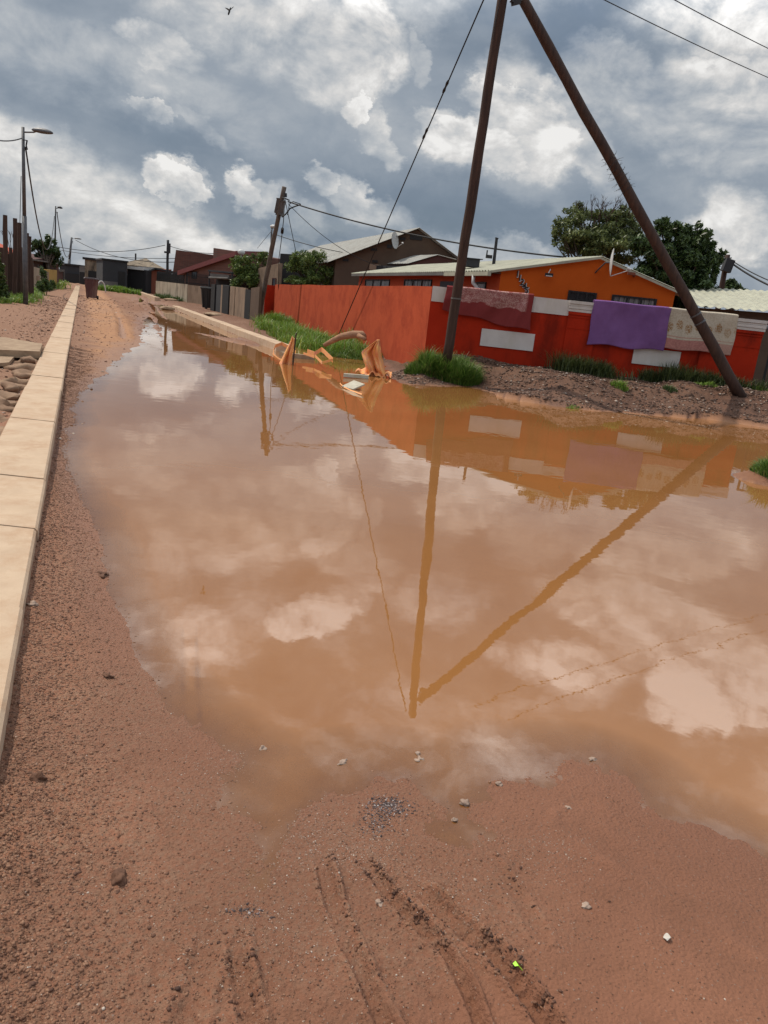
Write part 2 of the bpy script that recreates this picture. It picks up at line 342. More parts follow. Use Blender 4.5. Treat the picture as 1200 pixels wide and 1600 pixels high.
def dist_line(X, Y, P):
    d = np.full(X.shape, 1e18); L = np.zeros(X.shape); sd_ = np.zeros(X.shape); acc = 0
    for i in range(len(P)-1):
        ax, ay = P[i]; bx, by = P[i+1]; ex, ey = bx-ax, by-ay; ln = math.hypot(ex, ey)
        t = np.clip(((X-ax)*ex+(Y-ay)*ey)/(ln*ln), 0, 1); dx, dy = X-ax-ex*t, Y-ay-ey*t; dd = dx*dx+dy*dy
        mk = dd < d; d = np.where(mk, dd, d); L = np.where(mk, acc+t*ln, L); sd_ = np.where(mk, np.sign(ex*dy-ey*dx), sd_); acc += ln
    return np.sqrt(d), L, sd_

# ------------------------------------------------------------------ plan
def g2(px, py, z=0.0): p = gp(px, py, z); return (p.x, p.y)
KS = 0.415                                         # the road runs left as it goes away
def Q(X, Y): return X + 0.26 + KS*Y                # 0 on the road side of the left kerb
POOL = [g2(*p) for p in [(232, 494), (225, 520), (205, 542), (170, 573), (148, 597), (122, 628), (113, 660), (104, 694), (107, 722), (104, 748), (118, 790), (138, 830), (152, 870),
     (165, 910), (182, 950), (205, 1000), (225, 1055), (250, 1105), (275, 1150), (305, 1190), (345, 1235), (368, 1300), (374, 1380), (395, 1425), (440, 1405), (466, 1350),
     (476, 1290), (520, 1255), (560, 1238), (590, 1222), (635, 1228), (660, 1262), (720, 1292), (770, 1268), (800, 1230), (860, 1192), (930, 1188), (985, 1212), (1040, 1262), (1110, 1300),
     (1200, 1352), (1500, 1480), (1900, 900), (1600, 730), (1400, 698), (1200, 668), (1100, 655), (1020, 648), (950, 643), (880, 636), (820, 628), (770, 612), (735, 604), (640, 600), (612, 590),
     (598, 570), (560, 558), (520, 555), (500, 544), (478, 530), (452, 522), (430, 515), (425, 540), (395, 536), (350, 517), (300, 495), (272, 484), (255, 484)]]
TR = [([(500, 1330), (515, 1400), (545, 1480), (575, 1545), (612, 1630), (640, 1720)], .020, .020, 0),
      ([(570, 1345), (600, 1395), (650, 1450), (700, 1500), (730, 1560), (760, 1640)], .016, .016, 1),
      ([(640, 1380), (700, 1440), (770, 1500), (810, 1550), (850, 1610), (900, 1700)], .024, .030, 1),
      ([(345, 1420), (325, 1490), (300, 1560), (285, 1640)], .030, .012, 0), ([(365, 1430), (370, 1500), (385, 1570), (400, 1650)], .022, .014, 1),
      ([(720, 1290), (770, 1350), (810, 1410), (845, 1470)], .022, .006, 0), ([(300, 880), (296, 960), (297, 1060), (300, 1130)], .02, .004, 0),
      ([(1400, 1500), (1200, 1480), (1080, 1400), (960, 1330), (900, 1290)], .05, .006, 0)]
TR = [([g2(*p) for p in a], w, d, t) for a, w, d, t in TR]
RUT = [([g2(*p) for p in [(232, 470), (250, 497), (262, 520), (275, 545)]], .12, .04), ([g2(*p) for p in [(170, 470), (187, 500), (192, 528)]], .10, .05), ([g2(*p) for p in [(180, 456), (205, 470), (240, 492), (268, 505)]], .12, .05),
       ([g2(*p) for p in [(215, 455), (222, 470), (205, 480)]], .15, .05)]
SLUDGE = [g2(*p) for p in [(200, 458), (232, 459), (262, 470), (275, 484), (250, 486), (228, 478), (205, 470)]]
TONGUE = [g2(*p) for p in [(262, 515), (300, 519), (345, 528), (392, 540)]]
ISLET = g2(1205, 752)
MOUND = [g2(790, 600, .3), g2(1075, 625, .3), g2(1160, 640, .25)]
def height(X, Y, fine=True):
    r = np.hypot(X, Y); q = Q(X, Y)
    s = sdf_poly(X, Y, POOL)
    amp = np.clip(0.014*r, 0, .35)
    s = s + amp*fbm(X, Y, 1.6, 5, 3, .6) + np.clip(.035*r, 0, .5)*0.35*fbm(X, Y, .45, 3, 9)
    kn = 1-sst(r, 2.1, 3.3)
    z = np.where(s > 0, np.minimum(s*.045-kn*.022*np.minimum(s, .5), .05+.012*fbm(X, Y, .8, 3, 5)), np.maximum(s*.050-kn*.026*np.maximum(s, -.45), -.16))
    z = z + kn*.0060*fbm(X, Y, 2.6, 5, 7, .62)*(1-sst(np.abs(s), .3, .9))
    # road further away is a little uneven
    far = sst(Y, 14, 40)
    z = z + far*(.045+.03*fbm(X, Y, .5, 4, 8))*sst(s, 0, 2.0)*sst(q, .3, 2.0)
    # loose soil heaped along the left kerb
    z = z + .045*np.exp(-np.maximum(q, 0)/.22)*sst(Y, -3, 3)*(1+.5*fbm(X, Y, 3, 3, 4))*sst(s, .0, .3)
    # right bank: gravel heap and verge below the red walls
    ver = sst(q, 6.1, 6.7)
    plate = .50-.30*sst(Y, 19, 30)
    bank = plate*sst(s, -.05, 1.7)
    bank = bank + ver*sst(s, .1, 1.2)*(1-sst(Y, 19, 24))*(.20*fbm(X, Y, .75, 4, 21)-.10*sst(X, 4, 5.5)*(1-sst(s, 1.2, 2.6)))
    for i, (mx, my) in enumerate(MOUND):
        bank = bank + (.14, .10, .07)[i]*np.exp(-(((X-mx)/1.3)**2+((Y-my)/.8)**2))
    z = np.where(s > 0, z*(1-ver)+np.maximum(bank, z)*ver, z)
    # left verge behind the kerb
    lv = sst(-q, .42, .55)
    zl = .050+.05*sst(-q, .8, 2.4)+(.05*fbm(X, Y, .7, 5, 31)+.02*fbm(X, Y, 4, 4, 33, .6))*(.25+.75*sst(-q, .5, 1.6))+.10*sst(-q, 5, 30)
    z = z*(1-lv)+zl*lv
    dl, L, _ = dist_line(X, Y, TONGUE); z = z + .075*np.exp(-(dl/.42)**2)
    z = z + .30*np.exp(-(((X-ISLET[0])**2+(Y-ISLET[1])**2)/.30))
    ss = sdf_poly(X, Y, SLUDGE); z = z + sst(-ss, -1, 1.5)*(-.06+.17*fbm(X, Y, .7, 4, 41))
    for P, w, dp in RUT:
        d, L, sg = dist_line(X, Y, P); z = z - dp*np.exp(-(d/w)**2) + dp*.7*np.exp(-((d-w*1.9)/w)**2)
    if fine:
        near = 1-sst(r, 5, 14)
        for P, w, dp, tread in TR:
            d, L, sg = dist_line(X, Y, P)
            jit = 1+.7*fbm(X, Y, 14, 3, 51)
            brk = sst(fbm(X, Y, 5.0, 3, 55), -.45, .25); L0 = L
            g = -dp*.80*brk*np.exp(-(d/w)**2)+dp*.85*(.35+.65*brk)*jit*np.exp(-((d-w*1.5)/(w*.55))**2)*(1+.35*sg)
            if tread: g = g + dp*.24*brk*np.clip(1.6*np.sin(L/.0065+d/w*1.6), -1, 1)*np.exp(-((d-w*.3)/(w*.9))**2)+dp*.5*brk*np.clip(fbm(X, Y, 40, 2, 57), 0, 1)*np.exp(-(d/(w*1.6))**2)
            zn = z + g*near*sst(L, 0, .12); z = np.where((s > -.05) & (near > .5), np.maximum(zn, np.minimum(z, .003)), zn)
        rough = .35+.65*sst(fbm(X, Y, 1.3, 3, 61), -.1, .35)+1.1*np.exp(-np.maximum(q, 0)/.3)+.6*sst(-q, .3, .6)+ver*1.6*sst(s, 0, .6)
        rough = np.where((q > 2.8) & (Y < 3), rough*.45, rough)
        dry = sst(s, -.05, .30)
        cl = np.abs(fbm(X, Y, 22, 4, 71, .65))
        z = z + rough*(.12+.88*dry)*(.0062*fbm(X, Y, 9, 4, 73, .62)+.008*(.25-cl)*near+.0012*near*(.35+rough*.5)*fbm(X, Y, 47, 2, 75, .5)+.012*(1-near)*fbm(X, Y, 5, 4, 77, .7))
    return z, s, q
def hz(x, y):
    return float(height(np.array([float(x)]), np.array([float(y)]), False)[0][0])
def hza(X, Y): return height(X, Y, True)[0]
def onground(px, py):
    z = .1
    for _ in range(8):
        p = gp(px, py, z); z = .5*z+.5*hz(p.x, p.y)
    return V3(p.x, p.y, hz(p.x, p.y))

# ------------------------------------------------------------------ ground: one sheet to the horizon, finer near the viewer
rad = [0.15, .5, .8, 1.0]; r_ = 1.05
while r_ < 4000:
    rad.append(r_); r_ += max(.0052, r_*r_/980 if r_ < 40 else r_*.06)
rad = np.array(rad)
fine_a = np.arange(-38, 42.01, .105); ang = np.concatenate([np.arange(-180, -38, 3.0), fine_a, np.arange(44, 180, 3.0)]); ang = np.radians(ang)
NA, NR = len(ang), len(rad)
AA, RR = np.meshgrid(ang, rad)
GX, GY = RR*np.sin(AA), RR*np.cos(AA)
GZ, GS, GQ = height(GX, GY)
GZ = np.where(RR > 120, .08, GZ)
idx = np.arange(NR*NA).reshape(NR, NA); nx = np.roll(idx, -1, axis=1)
F = np.stack([idx[:-1], nx[:-1], nx[1:], idx[1:]], -1).reshape(-1, 4)
Vv = np.stack([GX, GY, GZ], -1).reshape(-1, 3)

def ground_material():
    mt = bpy.data.materials.new('red_dirt'); mt.use_nodes = True; T = NT(mt.node_tree); b = T.n['Principled BSDF']
    g = T.add('ShaderNodeNewGeometry'); pos = g.outputs['Position']; s = T.add('ShaderNodeSeparateXYZ'); T.l.new(pos, s.inputs[0])
    A = lambda n: T.add('ShaderNodeAttribute', attribute_name=n).outputs['Fac']
    near, moist, gravel, verge = A('near'), A('moist'), A('gravel'), A('verge')
    n1 = T.noise(pos, 1.1, 6, .6); n2 = T.noise(pos, 60, 6, .7); n3 = T.noise(pos, 7, 6, .65)
    c = T.mix(T.rng(n1, .35, .65), (.365, .160, .090), (.290, .124, .071))      # trodden pinkish dirt
    farc = T.mix(T.rng(n3, .35, .65), (.33, .170, .090), (.24, .112, .060))           # dry orange dirt down the road
    lane_q = T.math('ADD', s.outputs[0], T.math('MULTIPLY_ADD', s.outputs[1], KS, .26))
    lane_q = T.math('ADD', lane_q, T.math('MULTIPLY', T.math('SUBTRACT', n1, .5), 1.2))
    lane = T.math('MULTIPLY', T.rng(lane_q, .25, .7), T.rng(lane_q, 2.3, 1.7))
    farc = T.mix(T.math('MULTIPLY', lane, .85), T.mix(.6, farc, (.17, .074, .041)), T.mix(T.rng(n3, .35, .65), (.44, .225, .105), (.36, .175, .085)))
    c = T.mix(near, farc, c)
    c = T.mix(verge, c, T.mix(T.rng(n3, .4, .6), (.085, .037, .021), (.145, .064, .035)))
    c = T.mix(T.math('MULTIPLY', gravel, T.rng(n2, .42, .62)), c, (.33, .19, .12))
    c = T.mix(T.math('MULTIPLY', verge, T.rng(n2, .40, .62)), c, (.105, .056, .036))
    c = T.mix(T.rng(n3, .5, .75, 0, .50), c, (.21, .092, .047))
    vo = T.add('ShaderNodeTexVoronoi'); vo.inputs['Scale'].default_value = 95; T.l.new(pos, vo.inputs['Vector'])
    spk = T.math('LESS_THAN', vo.outputs['Distance'], .22); sc_ = T.add('ShaderNodeSeparateColor'); T.l.new(vo.outputs['Color'], sc_.inputs[0])
    pick = T.math('MULTIPLY', spk, T.math('GREATER_THAN', sc_.outputs[0], .82))
    pk2 = T.math('MULTIPLY', spk, T.math('LESS_THAN', sc_.outputs[0], .12))
    c = T.mix(T.math('MULTIPLY', pick, .7), c, (.36, .29, .24)); c = T.mix(T.math('MULTIPLY', pk2, .7), c, (.06, .035, .025))
    c = T.mix(T.math('MULTIPLY', moist, .50), c, (.20, .082, .041))
    c = T.mix(A('silt'), c, (.36, .165, .075))
    T.put(b.inputs['Base Color'], c)
    T.put(b.inputs['Roughness'], T.rng(moist, 0, 1, .9, .50)); b.inputs['Specular IOR Level'].default_value = .35
    bn = T.add('ShaderNodeBump'); bn.inputs['Distance'].default_value = .010; bn.inputs['Strength'].default_value = 1.0
    hsum = T.math('ADD', T.noise(pos, 110, 7, .75), T.math('MULTIPLY', T.math('SUBTRACT', .4, vo.outputs['Distance']), .5)); T.put(bn.inputs['Height'], hsum); T.l.new(bn.outputs[0], b.inputs['Normal'])
    return mt
ground = mesh_np('ground', Vv, F, ground_material(), smooth=True); tag(ground, None, None, kind='structure')
def attr(o, name, arr):
    a = o.data.attributes.new(name, 'FLOAT', 'POINT'); a.data.foreach_set('value', np.ascontiguousarray(arr, dtype=np.float32).ravel())
nf = 1-sst(GY+.6*fbm(GX, GY, .5, 3, 81)*GY*.2, 5.5, 11)
attr(ground, 'near', nf); attr(ground, 'silt', sst(-GZ, .0005, .005)*(GS < .10))
moist = (1-sst(GZ + .010*fbm(GX, GY, 2.2, 4, 83), .004, .030))*(1-sst(RR, 60, 90))
moist = np.maximum(moist, .55*sst(fbm(GX+2, GY, .9, 4, 85), .15, .5)*(1-sst(GS, .4, 1.2)))
moist = np.maximum(moist, .8*sst(-sdf_poly(GX, GY, SLUDGE), -.5, 1.0)*sst(fbm(GX, GY, .9, 3, 87), -.3, .3))
moist = np.maximum(moist, .55*sst(fbm(GX+5, GY+3, 1.4, 4, 88), .0, .35)*(1-sst(RR, 3, 5)))
moist = np.maximum(moist, .9*np.exp(-(((GX-g2(425,1290)[0])/.13)**2+((GY-g2(425,1290)[1])/.30)**2))); moist = np.maximum(moist, .8*np.exp(-(((GX-g2(600,1270)[0])/.10)**2+((GY-g2(600,1270)[1])/.08)**2)))
attr(ground, 'moist', np.clip(moist, 0, 1))
grv = sst(fbm(GX, GY, 1.1, 4, 61), -.1, .35)*.8 + np.exp(-np.maximum(GQ, 0)/.45); attr(ground, 'gravel', np.clip(grv, 0, 1))
attr(ground, 'verge', sst(GQ, 6.0, 6.5)*sst(GS, -.35, .05)*(1-.6*sst(GY, 22, 30)))

# water ------------------------------------------------------------
wm = (GZ < 0.012) & (RR < 75) & ((GS < .10) | (GQ > 3.2) & (RR > 6))
cell = wm[:-1] & 1
cellm = (wm | np.roll(wm, -1, 1)); cellm = (cellm[:-1] | cellm[1:]).ravel()
Fw = F[cellm]; used = np.unique(Fw); remap = np.full(NR*NA, -1); remap[used] = np.arange(len(used))
Vw = Vv[used].copy(); depth = -Vw[:, 2]; Vw[:, 2] = 0.0
def water_material():
    mt = bpy.data.materials.new('muddy_water'); mt.use_nodes = True; T = NT(mt.node_tree); T.n.remove(T.n['Principled BSDF'])
    g = T.add('ShaderNodeNewGeometry'); pos = g.outputs['Position']
    dp = T.add('ShaderNodeAttribute', attribute_name='depth').outputs['Fac']
    turb = T.rng(dp, 0.0, 0.012, 0.42, 1.0)
    bn = T.add('ShaderNodeBump'); bn.inputs['Distance'].default_value = .003; bn.inputs['Strength'].default_value = 0.4
    T.put(bn.inputs['Height'], T.math('ADD', T.noise(pos, 2.2, 2, .5), T.math('MULTIPLY', T.noise(pos, 9, 3, .5), .16)))
    di = T.add('ShaderNodeBsdfDiffuse')
    T.put(di.inputs[0], T.mix(T.rng(T.noise(pos, .7, 4, .5), .35, .65), (.295, .130, .042), (.262, .112, .034)))
    tr = T.add('ShaderNodeBsdfTransparent'); tr.inputs[0].default_value = (.93, .84, .76, 1)
    body = T.add('ShaderNodeMixShader'); T.put(body.inputs[0], turb); T.l.new(tr.outputs[0], body.inputs[1]); T.l.new(di.outputs[0], body.inputs[2])
    gl = T.add('ShaderNodeBsdfGlossy'); gl.inputs['Roughness'].default_value = 0.0; gl.inputs[0].default_value = (1, 1, 1, 1); T.l.new(bn.outputs[0], gl.inputs['Normal'])
    fr = T.add('ShaderNodeFresnel'); fr.inputs[0].default_value = 1.58; T.l.new(bn.outputs[0], fr.inputs['Normal'])
    top = T.add('ShaderNodeMixShader'); T.put(top.inputs[0], fr.outputs[0]); T.l.new(body.outputs[0], top.inputs[1]); T.l.new(gl.outputs[0], top.inputs[2])
    T.l.new(top.outputs[0], T.n['Material Output'].inputs[0]); return mt
water = mesh_np('water', Vw, remap[Fw], water_material(), smooth=True); tag(water, None, None, kind='structure'); attr(water, 'depth', depth)

# ------------------------------------------------------------------ kerbs
def kerb_run(name, q0, q1, Y0, Y1, top, unit=1.05):
    mb = MB(); Y = Y0; k = 0; c = .014
    while Y < Y1-.01:
        Y2 = min(Y+unit, Y1); a, b = Y+.005, Y2-.005; dz = .004*math.sin(k*2.3)+.003*random.uniform(-1, 1); dx = random.uniform(-.004, .004); k += 1
        def loop(y): return [V3(q-.26-KS*y+dx, y, z) for q, z in [(q1, -.25), (q1, top+dz-c), (q1-c, top+dz), (q0+c, top+dz), (q0, top+dz-c), (q0, -.25)]]
        mb.prism(loop(a), loop(b)); Y = Y2
    return tag(mb.build(name, M['kerb']), None, None, kind='structure')
kerb_run('kerb', -.45, 0, -4.35, 84, .135)
kerb_run('kerb', 5.72, 6.14, 21.6, 47, .20)
kerb_run('kerb', 5.85, 6.27, 60, 82, .30)
# concrete lumps behind the left kerb
def lump_mesh(mb, c, r, seed, n=2, squash=.6, noise=.28):
    bm = bmesh.new(); bmesh.ops.create_icosphere(bm, subdivisions=n, radius=1); rr = random.Random(seed); off = Vector((rr.random()*9, rr.random()*9, rr.random()*9))
    from mathutils import noise as mn
    a = rr.random()*6.28; ca, sa = math.cos(a), math.sin(a); st = rr.uniform(.75, 1.3)
    b = len(mb.v)
    for v_ in bm.verts:
        d = v_.co.copy(); k = 1+noise*2*mn.noise(d*1.3+off)+noise*.7*mn.noise(d*3.1+off); d = d*k; x, y = d.x*st, d.y/st
        mb.v.append((c[0]+r*(x*ca-y*sa), c[1]+r*(x*sa+y*ca), c[2]+r*squash*d.z))
    for f in bm.faces: mb.f.append(tuple(b+v_.index for v_ in f.verts))
    bm.free()
def solo(name, c, r, seed, m, label, cat, group=None, **kw):
    mb = MB(); lump_mesh(mb, c, r, seed, **kw); return tag(mb.build(name, m, smooth=True), label, cat, group)
ORD = ['first', 'second', 'third', 'fourth', 'fifth', 'sixth', 'seventh', 'eighth', 'ninth', 'tenth', 'eleventh', 'twelfth', 'thirteenth', 'last']
for i, Y in enumerate([4.9, 5.5, 6.1, 6.8, 7.4, 8.1, 8.7, 9.4, 10.0, 10.7, 11.5, 12.3, 13.2, 14.1]):
    x = -.26-KS*Y-.45-.14-.05*random.random()
    solo('concrete_lump', (x, Y, .03), .17+.05*random.random(), 100+i, M['dirty_concrete'], ORD[i]+' rounded concrete lump, counted from the near end, behind the left kerb', 'concrete lump', 'lumps of concrete along the back of the left kerb', squash=.42, n=3, noise=.55)
# broken slabs on the left verge
def slab(pxs, z, th, label):
    P = [gp(x, y, z) for x, y in pxs]; mb = MB(); mb.prism([p-V3(0, 0, th) for p in P], P); return tag(mb.build('concrete_slab', M['concrete']), label, 'slab')
slab([(-60, 522), (8, 527), (66, 537), (62, 549), (-5, 546), (-70, 540)], .22, .12, 'long broken concrete slab lying on the dirt beside the left kerb')
slab([(-50, 556), (22, 557), (14, 566), (-55, 572)], .12, .05, 'small flat concrete slab lying just in front of the long broken slab')

# ------------------------------------------------------------------ wall planes
class Wall:
    def __init__(s, A, B):
        s.A = V3(A[0], A[1], 0); s.B = V3(B[0], B[1], 0); s.e = (s.B-s.A).normalized(); s.L = (s.B-s.A).length
        n = V3(s.e.y, -s.e.x, 0)
        if n.dot(-s.A) < 0: n = -n
        s.n = n
    def P(s, a, z, d=0.0): return s.A+s.e*a+s.n*d+V3(0, 0, z)
    def hit(s, px, py):
        r = ray(px, py); o = V3(0, 0, EYE); d = V3(*r); t = (s.A-o).dot(s.n)/d.dot(s.n); p = o+d*t
        return (p-s.A).dot(s.e), p.z
    def rect(s, x0, y0, x1, y1):     # pixel corners top-left, bottom-right
        a0, z1 = s.hit(x0, y0); a1, z0 = s.hit(x1, y1); 
        return min(a0, a1), max(a0, a1), min(z0, z1), max(z0, z1)
    def box(s, mb, a0, a1, z0, z1, d0, d1):
        mb.prism([s.P(a0, z0, d0), s.P(a1, z0, d0), s.P(a1, z1, d0), s.P(a0, z1, d0)], [s.P(a0, z0, d1), s.P(a1, z0, d1), s.P(a1, z1, d1), s.P(a0, z1, d1)]); return mb
def window(w, parent, r, panes=2, frame=M['black'], glass=M['glass'], fw_=.05, bars=0, name='window'):
    a0, a1, z0, z1 = r
    mb = MB(); w.box(mb, a0, a1, z0, z0+fw_, -.05, .045); w.box(mb, a0, a1, z1-fw_, z1, -.05, .045)
    for k in range(panes+1):
        a = a0+(a1-a0-fw_)*k/panes; w.box(mb, a, a+fw_, z0+fw_, z1-fw_, -.05, .043)
    f = mb.build(name, frame, parent)
    mb = MB(); w.box(mb, a0+fw_*.5, a1-fw_*.5, z0+fw_*.5, z1-fw_*.5, -.04, .012); mb.build('pane', glass, f)
    if bars:
        mb = MB()
        for k in range(bars):
            a = a0+(a1-a0)*(k+.5)/bars; mb.tube([w.P(a, z0, .06), w.P(a, z1, .06)], .009, 5)
        for zz in (.3, .7): mb.tube([w.P(a0, z0+(z1-z0)*zz, .06), w.P(a1, z0+(z1-z0)*zz, .06)], .009, 5)
        mb.build('burglar_bar', M['black'], f)
    return f
def corrugated(mb, p00, p10, p01, p11, pitch=.19, amp=.018, thick=.004, n_per=6):
    # sheet from the eave p00-p10 up to the ridge p01-p11, waves running from eave to ridge
    L = (p10-p00).length; n = int(L/pitch*n_per); nrm = (p10-p00).cross(p01-p00).normalized()
    if nrm.z < 0: nrm = -nrm
    b = len(mb.v)
    for i in range(n+1):
        t = i/n; h = amp*math.sin(2*math.pi*t*L/pitch)
        lo = p00.lerp(p10, t)+nrm*h; hi = p01.lerp(p11, t)+nrm*h
        for p in (lo, hi, hi-nrm*thick, lo-nrm*thick): mb.v.append(tuple(p))
    for i in range(n):
        a = b+4*i; c = a+4
        mb.f += [(a, a+1, c+1, c), (a+2, a+3, c+3, c+2), (a+1, a+2, c+2, c+1), (a+3, a, c, c+3)]
    return mb
def slab4(mb, P, th):
    P = [Vector(p) for p in P]; n = (P[1]-P[0]).cross(P[3]-P[0]).normalized()
    if n.z < 0: n = -n
    return mb.prism([p-n*th for p in P], P)

# ------------------------------------------------------------------ red boundary wall
A0 = (0.57, 19.0); B0 = (8.28, 18.25); S1 = (-7.25, 43.0)
wall = empty('boundary_wall', (A0[0], A0[1], .3), 'long red boundary wall with white top panels around the orange house yard', 'wall')
WF = Wall(A0, B0); WS = Wall(A0, S1); WT = 2.10
mb = MB(); T_ = .14
# front run: prism behind the face
Af, Bf = WF.P(0, 0), WF.P(WF.L, 0)
mb.prism([WF.P(0, -.1, 0), WF.P(WF.L, -.1, 0), WF.P(WF.L, -.1, -T_), WF.P(.18, -.1, -T_)], [WF.P(0, WT, 0), WF.P(WF.L, WT, 0), WF.P(WF.L, WT, -T_), WF.P(.18, WT, -T_)])
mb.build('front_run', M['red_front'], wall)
mb = MB(); n = 24; base = []
for k in range(n):   # side run: the top sinks slightly with distance
    a, b = WS.L*k/n, WS.L*(k+1)/n; f = lambda t: WT-.002-.09*(t/WS.L)+.01*math.sin(t*.9)
    if k == 0: a = .012
    mb.prism([WS.P(a, -.1, 0), WS.P(b, -.1, 0), WS.P(b, -.1, -T_), WS.P(a+(.15 if k == 0 else 0), -.1, -T_)], [WS.P(a, f(a), 0), WS.P(b, f(b), 0), WS.P(b, f(b), -T_), WS.P(a+(.15 if k == 0 else 0), f(a), -T_)])
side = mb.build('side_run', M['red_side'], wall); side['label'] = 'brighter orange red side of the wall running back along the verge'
# piers, white panels and moulded caps
def on(r, d, m, name, lab=None, t=-.02):
    mb = MB(); WF.box(mb, *r, t, d); o = mb.build(name, m, wall)
    if lab: o['label'] = lab
    return o
a_c1, zt = WF.hit(697, 456); _, zb = WF.hit(697, 476)
on((.012, 1.2, WT-.34, WT+.012), .022, M['white'], 'white_panel')
pa0, _ = WF.hit(884, 520); pa1, _ = WF.hit(926, 520)
on((a_c1+1.1, pa0, WT-.34, WT+.012), .022, M['white'], 'white_panel')
for (x0, x1) in ((884, 926), (1100, 1187)):
    a0, _ = WF.hit(x0, 520); a1, _ = WF.hit(x1, 540)
    on((a0-.01, a1, -.1, WT-.235), .05, M['red_front'], 'pier')
    mb = MB(); WF.box(mb, a0-.02, a1+.01, WT-.30, WT-.238, .04, .075); WF.box(mb, a0-.02, a1+.01, WT-.36, WT-.33, .04, .065); WF.box(mb, a0-.02, a1+.01, WT-.62, WT-.60, .04, .060); mb.build('red_moulding', M['red_front'], wall)
    mb = MB()
    for k, (z0, z1, d) in enumerate(((-.055, .015, .095), (-.10, -.059, .075), (-.165, -.104, .085), (-.232, -.169, .07))):
        WF.box(mb, a0-.03, a1+.03 if x0 > 1000 else a1+.02, WT+z0, WT+z1, -T_-.03, d)
    mb.build('white_moulding', M['white'], wall)
r = WF.rect(753, 514, 832, 549); on((r[0], r[1], WF.hit(753, 540)[1], WF.hit(753, 513)[1]), .03, M['white'], 'white_panel')
r = WF.rect(990, 548, 1060, 570); on((r[0], r[1], WF.hit(992, 568)[1], WF.hit(992, 542)[1]), .03, M['white'], 'white_panel')
# red return at the far end, thin tube standing against it
WR = Wall(tuple(WS.P(WS.L, 0).xy+Vector((-.55, .15))), tuple(WS.P(WS.L, 0).xy+Vector((-.0, .3))))
mb = MB(); WR.box(mb, 0, WR.L, 0, 1.95, -.12, 0); mb.build('end_return', M['red_front'], wall)

# grass strip gate beside the far right end of the wall
gA = at(1188, 560, 18.2); gate = empty('yard_gate', (gA.x+.1, gA.y, .4), 'black steel bar gate at the right end of the red wall', 'gate')
GW = Wall((gA.x+.16, gA.y), (gA.x+2.6, gA.y-.3))
mb = MB(); GW.box(mb, 0, .05, .4, 1.9, -.02, .02); GW.box(mb, 2.5, 2.55, .4, 1.9, -.02, .02); GW.box(mb, .05, 2.5, 1.85, 1.9, -.02, .02); GW.box(mb, .05, 2.5, .45, .5, -.02, .02); mb.build('gate_frame', M['black'], gate)
mb = MB()
for k in range(14): a = .14+k*.17; mb.tube([GW.P(a, .5), GW.P(a, 1.85)], .010, 6)
mb.build('bar', M['black'], gate)

# ------------------------------------------------------------------ cloths drying over the wall
def clothmat(kind):
    mt = bpy.data.materials.new(kind); mt.use_nodes = True; T = NT(mt.node_tree); b = T.n['Principled BSDF']
    uv = T.add('ShaderNodeUVMap').outputs[0]; s = T.add('ShaderNodeSeparateXYZ'); T.l.new(uv, s.inputs[0]); u, v_ = s.outputs[0], s.outputs[1]
    if kind == 'maroon_floral_cloth':
        vo = T.add('ShaderNodeTexVoronoi'); vo.inputs['Scale'].default_value = 3.4
        T.put(vo.inputs['Vector'], T.vmath('ADD', uv, T.vmath('SCALE', T.noise(uv, 5, 3, .6, out=1))))
        pet = T.math('SINE', T.math('MULTIPLY', vo.outputs['Distance'], 26))
        n = T.noise(uv, 9, 5, .65, 1.2)
        f = T.rng(T.math('ADD', T.math('MULTIPLY', pet, .16), n), .46, .60)
        # scalloped band of pale roses, plain maroon hem
        edge = T.math('ADD', T.math('MULTIPLY', T.math('SINE', T.math('MULTIPLY', u, 9)), .045), T.math('MULTIPLY', T.noise(uv, 7, 3), .18))
        inb = T.math('MULTIPLY', T.rng(T.math('ADD', v_, edge), .58, .55), T.math('MULTIPLY', T.rng(u, .22, .27), T.rng(u, 1.95, 1.90)))
        c = T.mix(T.math('MULTIPLY', f, inb), (.20, .036, .036), (.46, .29, .26)); c = T.mix(T.math('MULTIPLY', inb, .35), c, (.38, .20, .185))
    else:
        c = T.mix(T.rng(T.noise(uv, 24, 4, .6), .4, .65), (.50, .44, .35), (.40, .34, .26))
        vs = T.math('SUBTRACT', T.math('FRACT', T.math('MULTIPLY', u, 4.6)), .5); hh = T.math('ADD', T.math('MULTIPLY', T.math('SINE', T.math('MULTIPLY', u, 14.5)), .05), .42)
        dd = T.math('ADD', T.math('POWER', T.math('MULTIPLY', vs, 2.4), 2.0), T.math('POWER', T.math('MULTIPLY', T.math('SUBTRACT', v_, hh), 7.5), 2.0))
        fl = T.math('MULTIPLY', T.rng(dd, 1.0, .6), T.rng(T.noise(uv, 26, 4, .7), .42, .55))
        c = T.mix(fl, c, (.26, .14, .055))
        band = T.rng(v_, .735, .745); c = T.mix(band, c, T.mix(T.rng(T.noise(uv, 20, 3), .4, .6), (.34, .15, .13), (.42, .20, .17)))
        ln = T.math('MULTIPLY', T.rng(v_, .665, .67), T.rng(v_, .70, .695)); c = T.mix(T.math('MULTIPLY', ln, .7), c, (.38, .20, .16))
        le = T.rng(u, .05, .04); c = T.mix(le, c, (.24, .13, .09))
        re = T.math('MULTIPLY', T.rng(u, 1.30, 1.31), .3); c = T.mix(re, c, (.55, .47, .36))
    T.put(b.inputs['Base Color'], c); b.inputs['Roughness'].default_value = 1.0; b.inputs['Specular IOR Level'].default_value = .1
    bn = T.add('ShaderNodeBump'); bn.inputs['Distance'].default_value = .004; T.put(bn.inputs['Height'], T.noise(uv, 90, 3, .6)); T.l.new(bn.outputs[0], b.inputs['Normal'])
    return mt
